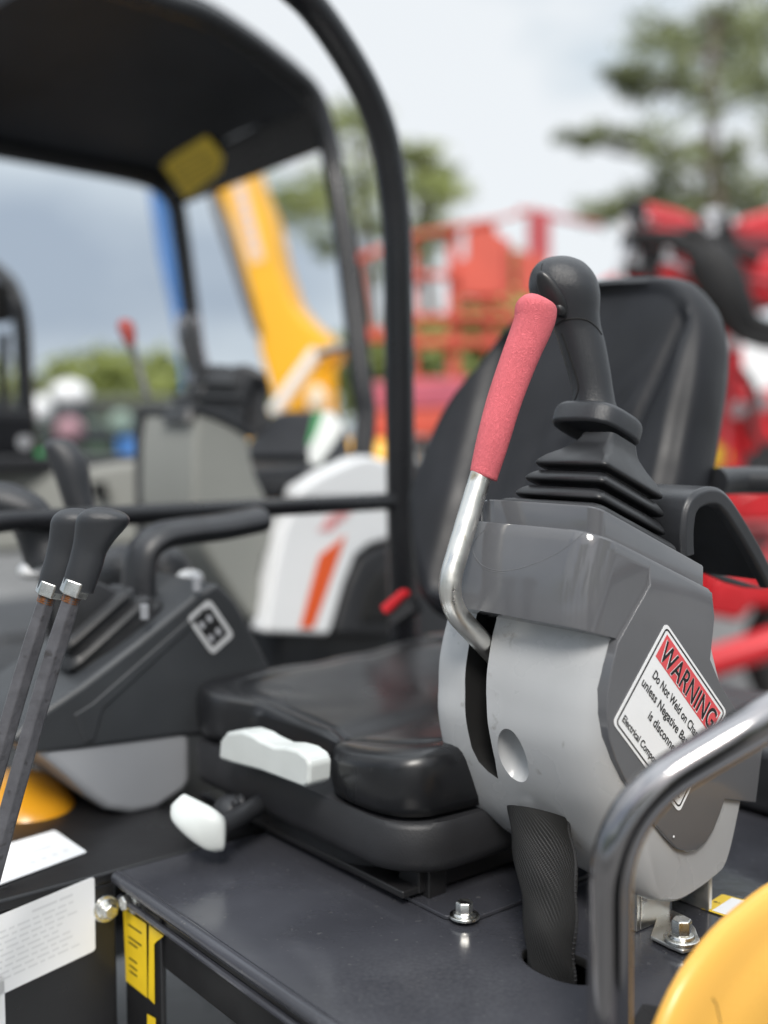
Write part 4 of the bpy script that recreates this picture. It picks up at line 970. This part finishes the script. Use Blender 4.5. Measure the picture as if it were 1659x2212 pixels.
# second red lift beyond, paler
# ================================================================== RED BOOM LIFT AT RIGHT
DM = 4.6
rm = thing('boom_lift', 'glossy red boom lift with drooping black hose bundle, behind the top of the black seat', 'boom lift', V((at(1560, 1200, DM).x, DM, 0)))
def slab(pts, d, thick, name, m, bevel=.02, par=rm):
    mb = MB(); mb.prism([at(u, v, d) for u, v in pts], (0, thick, 0)); return mb.build(name, M[m] if isinstance(m, str) else m, par, bevel=bevel)
slab([(1372, 442), (1400, 434), (1470, 452), (1516, 475), (1512, 512), (1450, 520), (1398, 505)], DM, .35, 'boom_head', 'redmachine', .03)
slab([(1290, 612), (1320, 592), (1420, 560), (1500, 540), (1520, 560), (1530, 640), (1400, 640), (1290, 640)], DM + .1, .4, 'lower_boom', 'redmachine', .03)
slab([(1590, 545), (1700, 545), (1700, 665), (1610, 640), (1590, 600)], DM - .1, .35, 'upper_boom', 'redmachine', .04)
slab([(1598, 470), (1700, 440), (1700, 540), (1605, 528)], DM + .3, .3, 'boom_section', 'redmachine', .03)
slab([(1585, 500), (1660, 505), (1700, 520), (1700, 545), (1590, 545)], DM - .02, .2, 'boom_shade_slab', mat('shaded_red', (.12, .006, .012), .5), .01)  # shade between the boom parts, painted as a darker red slab
for u, v, w, h in ((1350, 500, 20, 70), (1378, 470, 16, 40), (1355, 560, 30, 46), (1398, 478, 18, 30), (1432, 555, 22, 24), (1545, 500, 50, 36), (1530, 470, 40, 20), (1340, 545, 16, 60), (1405, 560, 20, 16)):
    mb = MB(); c = at(u, v, DM - .05); k = DM / F
    if u in (1378, 1398): mb.cyl(c - V((w * k * .9, 0, 0)), c + V((w * k * .9, 0, 0)), h * k * .5, h * k * .4, 16)
    else: mb.tube([c - V((0, .06, h * k * .5)), c + V((0, -.06, h * k * .5))], w * k * .5, 16, flat=1.2)
    mb.build('hose_fitting', M['silver'], rm, bevel=.008)
for u, v, r_ in ((1372, 452, .05), (1366, 520, .05), (1365, 580, .04), (1385, 515, .04)):
    mb = MB(); mb.ell(at(u, v, DM - .12), V((r_, 0, 0)), V((0, r_, 0)), V((0, 0, r_ * .8)), 16, 10); mb.build('coupler', M['hose'], rm)
mb = MB(); hp_ = crom([at(*p) for p in [(1352, 512, DM - .2), (1400, 508, DM - .25), (1450, 515, DM - .28), (1500, 530, DM - .3), (1545, 585, DM - .32), (1575, 650, DM - .32), (1610, 705, DM - .3), (1665, 728, DM - .3), (1760, 730, DM - .2)]], 6)
mb.tube(hp_, [.022 + .055 * math.exp(-((i - 26) / 11) ** 2) + .018 * (i > 20) for i in range(len(hp_))], 18, flat=.7); hb = mb.build('hose_bundle', M['hose'], rm)
for o_ in ((.02, .04), (-.03, -.035), (.045, -.02)):
    mb = MB(); mb.tube([p + V((o_[0], -.03, o_[1])) for p in hp_[14:]], .016, 10); mb.build('hose', M['hose'], hb)
slab([(1500, 505), (1560, 495), (1572, 560), (1590, 640), (1560, 650), (1530, 580)], DM - .2, .2, 'hose_cover', 'hose', .04)
slab([(1568, 690), (1606, 700), (1612, 820), (1634, 870), (1622, 950), (1604, 1060), (1592, 1130), (1500, 1105), (1512, 1000), (1540, 850), (1560, 760)], DM, .25, 'mast', 'redmachine', .03)
for u, v, r_, m_ in ((1520, 965, .035, 'silver'), (1548, 985, .05, 'ylabel'), (1592, 885, .035, 'silver'), (1640, 880, .05, 'silver'), (1582, 740, .03, 'silver')):
    mb = MB(); c = at(u, v, DM - .01); mb.cyl(c, c + V((0, -.02, 0)), r_, r_, 20); mb.build('pin' if m_ == 'silver' else 'round_sticker', M[m_], rm, bevel=.003)
slab([(1590, 880), (1700, 830), (1700, 880), (1620, 915)], DM + .2, .2, 'link_arm', 'redmachine', .02)
slab([(1560, 1080), (1700, 1020), (1700, 1130), (1590, 1130)], DM + .1, .2, 'lower_link', 'redmachine', .03)
slab([(1500, 1240), (1570, 1228), (1600, 1262), (1590, 1310), (1500, 1320)], DM + .3, .3, 'axle_beam', 'redmachine', .03)
mb = MB(); p_ = [at(1400, 1480, 4.3), at(1540, 1430, 4.25), at(1760, 1360, 4.2)]; mb.tube(p_, .06, 16); mb.build('tow_bar', M['redmachine'], rm)
for (u, v, r_) in ((1800, 1240, .36), (1320, 1250, .36)):
    c = at(u, v, DM + .3); c.z = r_; mb = MB(); mb.cyl(c - V((0, .14, 0)), c + V((0, .14, 0)), r_, r_, 36); wh = mb.build('wheel', M['tyre'], rm, bevel=.04)
    mb = MB(); mb.cyl(c - V((0, .16, 0)), c - V((0, .12, 0)), r_ * .55, r_ * .5, 28); mb.build('rim', M['tray'], wh, bevel=.01)
mb = MB(); mb.box(V((at(1560, 1200, DM).x, DM + .5, .75)), V((.5, 0, 0)), V((0, .3, 0)), V((0, 0, .18))); mb.build('chassis', M['redmachine'], rm, bevel=.04)
for i, pts in enumerate([[(1345, 470), (1362, 520), (1340, 575), (1352, 625)], [(1385, 455), (1372, 500), (1392, 545), (1380, 600)], [(1405, 500), (1420, 540), (1410, 590), (1430, 630)], [(1360, 560), (1400, 575), (1440, 565), (1490, 590)],
        [(1520, 460), (1540, 490), (1535, 530), (1560, 560)], [(1560, 470), (1572, 510), (1590, 540), (1640, 560)], [(1600, 800), (1630, 850), (1625, 920), (1655, 980)], [(1525, 1110), (1560, 1160), (1600, 1180), (1660, 1170)]]):
    mb = MB(); mb.tube(crom([at(u, v, DM - .16) for u, v in pts], 6), .016 + .006 * (i % 3), 10); mb.build('hydraulic_hose', M['silver'] if i in (0, 3, 4) else M['hose'], rm)
for u0, v0, u1, v1 in ((1400, 470, 1510, 494), (1300, 628, 1520, 612), (1592, 600, 1690, 612), (1585, 760, 1560, 1050)):
    mb = MB(); mb.tube([at(u0, v0, DM - .11), at(u1, v1, DM - .11)], .012, 8); mb.build('weld_rib', M['darkred'], rm)
slab([(1440, 596), (1500, 585), (1562, 640), (1575, 720), (1440, 720)], DM + .45, .3, 'boom_section', 'redmachine', .02)
slab([(1398, 505), (1512, 512), (1540, 560), (1420, 565)], DM + .25, .2, 'boom_shade_slab', 'darkred', .01)  # darker slab standing for the shade between boom sections
slab([(1540, 1235), (1620, 1250), (1640, 1300), (1600, 1345), (1520, 1330)], DM + .15, .25, 'axle_housing', 'redmachine', .03)
slab([(1600, 900), (1700, 868), (1700, 935), (1618, 985)], DM - .05, .2, 'link_arm', 'redmachine', .02)
slab([(1560, 1150), (1700, 1165), (1700, 1235), (1570, 1225)], DM + .2, .3, 'outrigger_beam', 'darkred', .02)
wb = thing('trailer', 'white box trailer parked behind the red boom lift', 'trailer', V((at(1640, 800, 9).x, 9, 0)))
mb = MB(); mb.prism([at(u, v, 9) for u, v in [(1590, 745), (1950, 735), (1950, 885), (1590, 870)]], (0, 1.6, 0)); mb.build('box_body', M['white'], wb, bevel=.04)
for sx in (.3, 1.0):
    for sy in (.1, 1.4):
        c = V((at(1590, 800, 9).x + sx, 9 + sy, .35)); mb = MB(); mb.cyl(c - V((.1, 0, 0)), c + V((.1, 0, 0)), .35, .35, 24); mb.build('wheel', M['tyre'], wb, bevel=.02)
mb = MB(); mb.box(V((at(1590, 800, 9).x + .65, 9.8, .95)), V((.5, 0, 0)), V((0, .7, 0)), V((0, 0, .62))); mb.build('frame', M['tray'], wb, bevel=.02)

# ================================================================== PARKED CARS
def car(name, label, u, v, d, paint, kind=0):
    o = at(u, v, d); o.z = 0; t = thing(name, label, 'car', o, 'cars parked beyond the machines')
    L_, Wd, H = (4.4, 1.75, 1.5) if kind == 0 else (4.8, 1.85, 1.9)
    pr_ = [(-.5, .30), (-.5, .62), (-.47, .70), (-.30, .76), (-.16, 1.0), (.22, 1.0), (.40, .74), (.5, .68), (.5, .30)] if kind == 0 else [(-.5, .22), (-.5, .6), (-.45, .66), (-.34, .70), (-.24, 1.0), (.46, 1.0), (.5, .7), (.5, .22)]
    pts = [o + V((x * L_, -Wd / 2, z * H)) for x, z in pr_]; mb = MB(); mb.prism(pts, (0, Wd, 0)); b_ = mb.build('body', paint, t, bevel=.09, seg=4)
    gl = [(-.27, .78), (-.15, .95), (.2, .95), (.35, .78)] if kind == 0 else [(-.30, .70), (-.22, .93), (.2, .93), (.2, .70)]
    for sy in (-Wd / 2 - .004, Wd / 2 - .006):
        mb = MB(); mb.prism([o + V((x * L_, sy, z * H)) for x, z in gl], (0, .01, 0)); mb.build('window', M['glass'], t)
    for sx in (-.31, .31):
        for sy in (-Wd / 2 - .01, Wd / 2 - .19):
            c = o + V((sx * L_, sy, .32)); mb = MB(); mb.cyl(c, c + V((0, .2, 0)), .32, .32, 24); w_ = mb.build('wheel', M['tyre'], t, bevel=.02)
            c2 = c + V((0, -.005 if sy < 0 else .19, 0)); mb = MB(); mb.cyl(c2, c2 + V((0, .015, 0)), .2, .2, 20); mb.build('rim', M['silver'], w_)
    for sx in (-.5, .5):
        for sy in (-.6, .6):
            mb = MB(); mb.box(o + V((sx * L_ * .992, sy, .58 * H * .95)), V((.03, 0, 0)), V((0, .16, 0)), V((0, 0, .07))); mb.build('headlight' if sx < 0 else 'tail_light', M['chrome'] if sx < 0 else M['redmachine'], t, bevel=.02)
    return t
car('parked_car', 'dark olive van parked in front of the hedge trees', 110, 880, 19, mat('dark_olive_paint', (.05, .055, .045), .3), 1)
car('parked_car', 'dark green car parked beside the dark olive van', 255, 960, 16, mat('grey_green_paint', (.05, .085, .05), .25), 0)
bd_ = thing('barrel', 'blue barrel standing beside the warm grey console', 'barrel', V((at(298, 985, 11).x, 11, 0)))
mb = MB(); c = bd_.location; z1 = at(298, 945, 11).z
mb.tube([c + V((0, 0, z)) for z in (0, .02, z1 * .33, z1 * .34, z1 * .36, z1 * .66, z1 * .67, z1 * .69, z1 - .02, z1)], [.18, .19, .19, .2, .19, .19, .2, .19, .19, .18], 28); mb.build('drum', M['blue'], bd_)
mb = MB(); mb.cyl(c + V((.08, 0, z1)), c + V((.08, 0, z1 + .02)), .03, .03, 12); mb.build('bung', M['silver'], bd_)
def blob(u, v, d, rx, rz, m_, label):  # the white ones are blurred glints given a solid shell and legs
    t = thing('round_blob', label, 'blob', V((at(u, v, d).x, d, 0)), 'glint and colour blobs on stands'); k = d / F; c = at(u, v, d)
    mb = MB(); mb.ell(c, V((rx * k, 0, 0)), V((0, rz * k, 0)), V((0, 0, rz * k)), 28, 16); mb.cyl(c, c + V((0, 0, rz * k * 1.08)), rz * k * .3, rz * k * .3, 16); mb.build('shell', m_, t)
    for sx in (-.6, .6):
        mb = MB(); mb.tube([c + V((sx * rx * k, 0, 0)), V((c.x + sx * rx * k, d, 0))], .03, 8); mb.build('leg', M['tray'], t)
blob(150, 850, 12, 44, 27, M['white'], 'larger white glint modelled as a rounded tank in front of the hedge trees')
blob(86, 884, 11.5, 27, 27, M['white'], 'smaller white glint modelled as a round tank below the larger white one')
blob(150, 928, 11, 30, 26, mat('pink_paint', (.36, .20, .23), .5), 'pale pink round tank under the white glint blobs')
blob(262, 915, 11.2, 27, 27, mat('pale_green_paint', (.20, .27, .22), .5), 'pale green round tank left of the warm grey console')

# ================================================================== TREES
def tree(name, label, base, trunk_top, clumps, d, leaf, group, per=260, size=.13, trunk=.22):
    """clumps: (u,v,radius px[,flatness]) at distance d"""
    b0 = at(base, 930, d); b0.z = 0
    t = thing(name, label, 'tree', b0, group); k = d / F
    tops = at(*trunk_top, d); mb = MB()
    path = crom([b0, b0.lerp(tops, .4) + V((.15, 0, 0)), b0.lerp(tops, .75) - V((.1, 0, 0)), tops], 5)
    mb.tube(path, [trunk * (1 - .75 * i / (len(path) - 1)) for i in range(len(path))], 12)
    lv = MB()
    for c in clumps:
        r_ = c[2] * k; fl = c[3] if len(c) > 3 else .7; c0 = at(c[0], c[1], d) + V((0, random.uniform(-.8, .8) * min(2.0, .08 * d), 0))
        s_ = min(path, key=lambda p: (p - c0).length + (6 if p.z > c0.z else 0)); mid = s_.lerp(c0, .55) + V((0, 0, -.12 * (c0 - s_).length))
        mb.tube(crom([s_, mid, c0], 4), [trunk * .35 * (1 - .8 * i / 8) for i in range(9)], 7)
        subs = [c0 + V((random.gauss(0, .6), random.gauss(0, .6), random.gauss(0, .6) * fl)) * r_ for _ in range(10)]
        for _ in range(per):
            q_ = random.choice(subs) + V((random.gauss(0, .3), random.gauss(0, .3), random.gauss(0, .3) * fl)) * r_
            a = V((random.gauss(0, 1), random.gauss(0, 1), random.gauss(0, 1))).normalized(); b = a.cross(V((random.gauss(0, 1), random.gauss(0, 1), random.gauss(0, 1)))).normalized()
            s = size * random.uniform(.6, 1.4); lv.add([q_ - a * s, q_ - b * s * .45, q_ + a * s, q_ + b * s * .45], [(0, 1, 2, 3)])
    mb.build('trunk', M['bark'], t); lv.build('crown', leaf, t, recalc=False)
tree('pine_tree', 'tall airy pine tree rising above the red boom lift at the right', 1560, (1545, 40), [(1500, 30, 60), (1420, 110, 60), (1450, 150, 75), (1370, 160, 55), (1540, 130, 80), (1600, 90, 60), (1640, 190, 60), (1530, 215, 60), (1330, 175, 35), (1240, 298, 34, .45), (1290, 290, 42, .5), (1340, 300, 35, .5), (1400, 345, 55), (1460, 370, 55), (1380, 420, 60), (1330, 445, 45), (1500, 420, 55), (1600, 400, 65), (1560, 330, 45), (1640, 440, 60), (1480, 440, 60), (1590, 20, 50), (1660, 30, 60)], 21, M['pine'], 'trees behind the machines', 430, .075)
tree('pine_tree', 'pine tree at the right edge, partly outside the frame', 1720, (1720, -200), [(1655, 60, 70), (1700, 150, 90), (1665, 300, 60), (1720, 350, 90), (1640, 370, 45), (1700, 0, 90), (1690, 470, 70)], 23, M['pine'], 'trees behind the machines', 380, .08)
tree('broadleaf_tree', 'yellow green tree between the two black roll bar posts', 800, (790, 300), [(760, 270, 45), (800, 260, 45), (720, 320, 50), (660, 370, 55), (610, 410, 45), (640, 440, 45), (700, 420, 60), (760, 400, 55), (780, 340, 45), (760, 480, 60), (700, 500, 45), (820, 470, 40)], 26, M['leaf'], 'trees behind the machines', 300, .085)
tree('broadleaf_tree', 'rounded green tree just right of the black roll bar', 930, (920, 330), [(900, 330, 40), (940, 340, 40), (960, 380, 38), (930, 400, 45), (900, 440, 50), (960, 440, 40), (920, 490, 50), (970, 480, 30), (860, 330, 30), (880, 520, 50), (840, 560, 50)], 26, M['leaf'], 'trees behind the machines', 330, .085)
tree('broadleaf_tree', 'dark green tree seen through the bars of the red lift', 1000, (1010, 560), [(930, 735, 55), (1000, 735, 55), (1105, 560, 26), (1105, 610, 26), (1090, 680, 50), (930, 790, 80), (1020, 790, 80), (860, 760, 80), (800, 760, 60), (1100, 720, 80), (1180, 760, 60), (1100, 820, 80), (760, 830, 70)], 17, M['leaf2'], 'trees behind the machines', 420, .12)
hz = [(-40, 850, 70, 'hedge tree at the far left edge behind the roll bar'), (80, 845, 62, 'low olive hedge tree above the white van'), (165, 820, 62, 'hedge tree left of the dull red lever knob'), (240, 800, 66, 'taller hedge tree behind the dull red lever knob'), (335, 800, 56, 'bright green hedge tree right of the dull red lever'), (400, 850, 60, 'hedge tree beside the left canopy post'), (500, 880, 60, 'hedge tree hidden low behind the yellow boom'), (600, 890, 60, 'hedge tree low behind the pale hydraulic rod')]
for i, (u, v, r_, lb) in enumerate(hz):
    tree('hedge_tree', lb, u, (u, v), [(u - r_ * .5, v + 10, r_ * .6), (u + r_ * .4, v, r_ * .6), (u, v - r_ * .25, r_ * .55), (u - r_ * .3, v + 50, r_ * .7), (u + r_ * .4, v + 50, r_ * .7)], 32, M['leaf2'] if i in (4, 3) else M['leaf'], 'hedge trees along the yard', 240, .16, .15)
far = []
for k in range(9):
    u = 1080 + k * 90; tree('hedge_tree', 'low hedge tree behind the red machines', u, (u, 880), [(u - 30, 880, 40), (u + 25, 870, 45), (u, 900, 50)], 36, M['leaf'], 'low trees behind the red machines', 150, .2, .15)

# unseen hedge-tree copies added behind the viewpoint to darken reflections in glossy parts
def copy_tree(o, loc, rz, sc_, label, group='unseen trees added behind the viewpoint'):
    c = o.copy(); col.objects.link(c); c.location = loc; c.rotation_euler = (0, 0, rz); c.scale = (sc_,) * 3; c['label'] = label; c['group'] = group
    for ch in [x for x in o.children]:
        d = ch.copy(); col.objects.link(d); d.parent = c; d.matrix_parent_inverse = ch.matrix_parent_inverse.copy()
        for g_ in list(ch.children):
            e = g_.copy(); col.objects.link(e); e.parent = d
    return c
# unseen excavator copy added behind the viewpoint to put streaks in reflections
copy_tree(dg2, A.w(2.5, -.9, 0), 0, 1, 'unseen white mini excavator copy, added behind the viewpoint for reflections', 'mini excavators parked in a row')
dg2['group'] = 'mini excavators parked in a row'
src = [o for o in col.objects if o.name.startswith('hedge_tree') and not o.parent][:8]
for k in range(9):
    a = R(192 + k * 19); rr_ = 15 + 2.5 * (k % 3)
    copy_tree(src[k % 8], V((rr_ * math.cos(a), rr_ * math.sin(a), 0)), k * 1.3, 1.5 + .3 * (k % 4), 'unseen hedge tree copy added behind the viewpoint to darken reflections')

# ================================================================== GROUND, SKY, LIGHT, CAMERA
m = mat('yard_concrete', (.15, .15, .148), .85, var=(.8, .35), bump=(30, .4), stain=(.5, (.26, .19, .12), .60)); M['ground'] = m
mb = MB(); mb.add([(-600, -600, 0), (600, -600, 0), (600, 600, 0), (-600, 600, 0)], [(0, 1, 2, 3)]); g = mb.build('ground', m); g['kind'] = 'structure'

w = bpy.data.worlds.new('World'); sc.world = w; w.use_nodes = True
nt = w.node_tree; N = nt.nodes; K = nt.links; bg = N['Background']; bg.inputs['Strength'].default_value = .1
sky = N.new('ShaderNodeTexSky'); sky.sky_type = 'NISHITA'; sky.sun_disc = False
EL, AZ = R(55), R(-35)                       # sun high, from front left of the camera's back
sky.sun_elevation = EL; sky.sun_rotation = AZ; sky.air_density = 1; sky.dust_density = 3
tc = N.new('ShaderNodeTexCoord')
sp = N.new('ShaderNodeSeparateXYZ'); K.new(tc.outputs['Generated'], sp.inputs[0])
mp = N.new('ShaderNodeMapping'); mp.inputs['Scale'].default_value = (2.2, 2.2, 5.5); mp.inputs['Location'].default_value = (.35, .1, .2); K.new(tc.outputs['Generated'], mp.inputs['Vector'])
n1 = N.new('ShaderNodeTexNoise'); n1.inputs['Scale'].default_value = 1.25; n1.inputs['Detail'].default_value = 7; n1.inputs['Roughness'].default_value = .55; K.new(mp.outputs['Vector'], n1.inputs['Vector'])
def mth(op, a, b=None, c=None):
    n = N.new('ShaderNodeMath'); n.operation = op
    for i, x in enumerate((a, b, c)):
        if x is None: continue
        if isinstance(x, (int, float)): n.inputs[i].default_value = x
        else: K.new(x, n.inputs[i])
    return n.outputs[0]
def sstep(x, a, b):
    n = N.new('ShaderNodeMapRange'); n.interpolation_type = 'SMOOTHSTEP'; n.inputs['From Min'].default_value = a; n.inputs['From Max'].default_value = b
    K.new(x, n.inputs['Value']); return n.outputs['Result']
# a bank of blue-grey rain cloud low in the north-west of the yard
low = mth('MULTIPLY', sstep(sp.outputs['X'], .10, -.22), mth('MULTIPLY', sstep(sp.outputs['Z'], .27, .12), mth('ADD', mth('MULTIPLY', sstep(sp.outputs['Z'], .0, .09), .65), .35)))
f1 = mth('ADD', mth('MULTIPLY_ADD', low, .95, .10), mth('MULTIPLY', mth('SUBTRACT', n1.outputs['Fac'], .5), 2.3))
rp_ = N.new('ShaderNodeValToRGB'); cr = rp_.color_ramp
cr.elements[0].position = .0; cr.elements[0].color = (7.25, 7.55, 7.8, 1)
cr.elements[1].position = 1.0; cr.elements[1].color = (3.2, 3.8, 4.6, 1)
e = cr.elements.new(.3); e.color = (5.6, 6.25, 6.75, 1)
K.new(f1, rp_.inputs['Fac'])
# cloud cover brightens towards the zenith and breaks into blue gaps overhead and behind
zen = mth('ADD', 1.0, mth('MULTIPLY', sstep(sp.outputs['Z'], .36, .95), 1.5))
vm = N.new('ShaderNodeVectorMath'); vm.operation = 'SCALE'; K.new(rp_.outputs['Color'], vm.inputs[0]); K.new(zen, vm.inputs['Scale'])
n2 = N.new('ShaderNodeTexNoise'); n2.inputs['Scale'].default_value = 2.6; n2.inputs['Detail'].default_value = 6; K.new(tc.outputs['Generated'], n2.inputs['Vector'])
away = mth('MAXIMUM', sstep(sp.outputs['Z'], .45, .7), sstep(sp.outputs['Y'], .3, -.2))
gap = mth('MULTIPLY', away, mth('MULTIPLY', sstep(n2.outputs['Fac'], .50, .60), .85))
mx = N.new('ShaderNodeMix'); mx.data_type = 'RGBA'; K.new(mth('SUBTRACT', .95, gap), mx.inputs['Factor'])
K.new(sky.outputs['Color'], mx.inputs['A']); K.new(vm.outputs['Vector'], mx.inputs['B']); K.new(mx.outputs['Result'], bg.inputs['Color'])

sd = bpy.data.lights.new('sun', 'SUN'); sd.energy = 2.3; sd.angle = R(18); sd.color = (1, .96, .9)
so = bpy.data.objects.new('sun', sd); col.objects.link(so)
dirv = V((-.02, -.68, .73)).normalized()      # towards the sun
so.rotation_euler = dirv.to_track_quat('Z', 'Y').to_euler()
sky.sun_elevation = math.asin(dirv.z); sky.sun_rotation = math.atan2(dirv.x, dirv.y)

cd = bpy.data.cameras.new('camera'); co = bpy.data.objects.new('camera', cd); col.objects.link(co)
co.location = CAM; co.rotation_euler = (math.pi / 2 - PITCH, 0, 0)
cd.sensor_fit = 'HORIZONTAL'; cd.sensor_width = 36; cd.lens = 36 * F / 1659; cd.clip_start = .05; cd.clip_end = 2000
cd.dof.use_dof = True; cd.dof.focus_distance = 1.035; cd.dof.aperture_fstop = 2.3
sc.camera = co
sc.view_settings.view_transform = 'Standard'; sc.view_settings.look = 'None'; sc.view_settings.exposure = .3
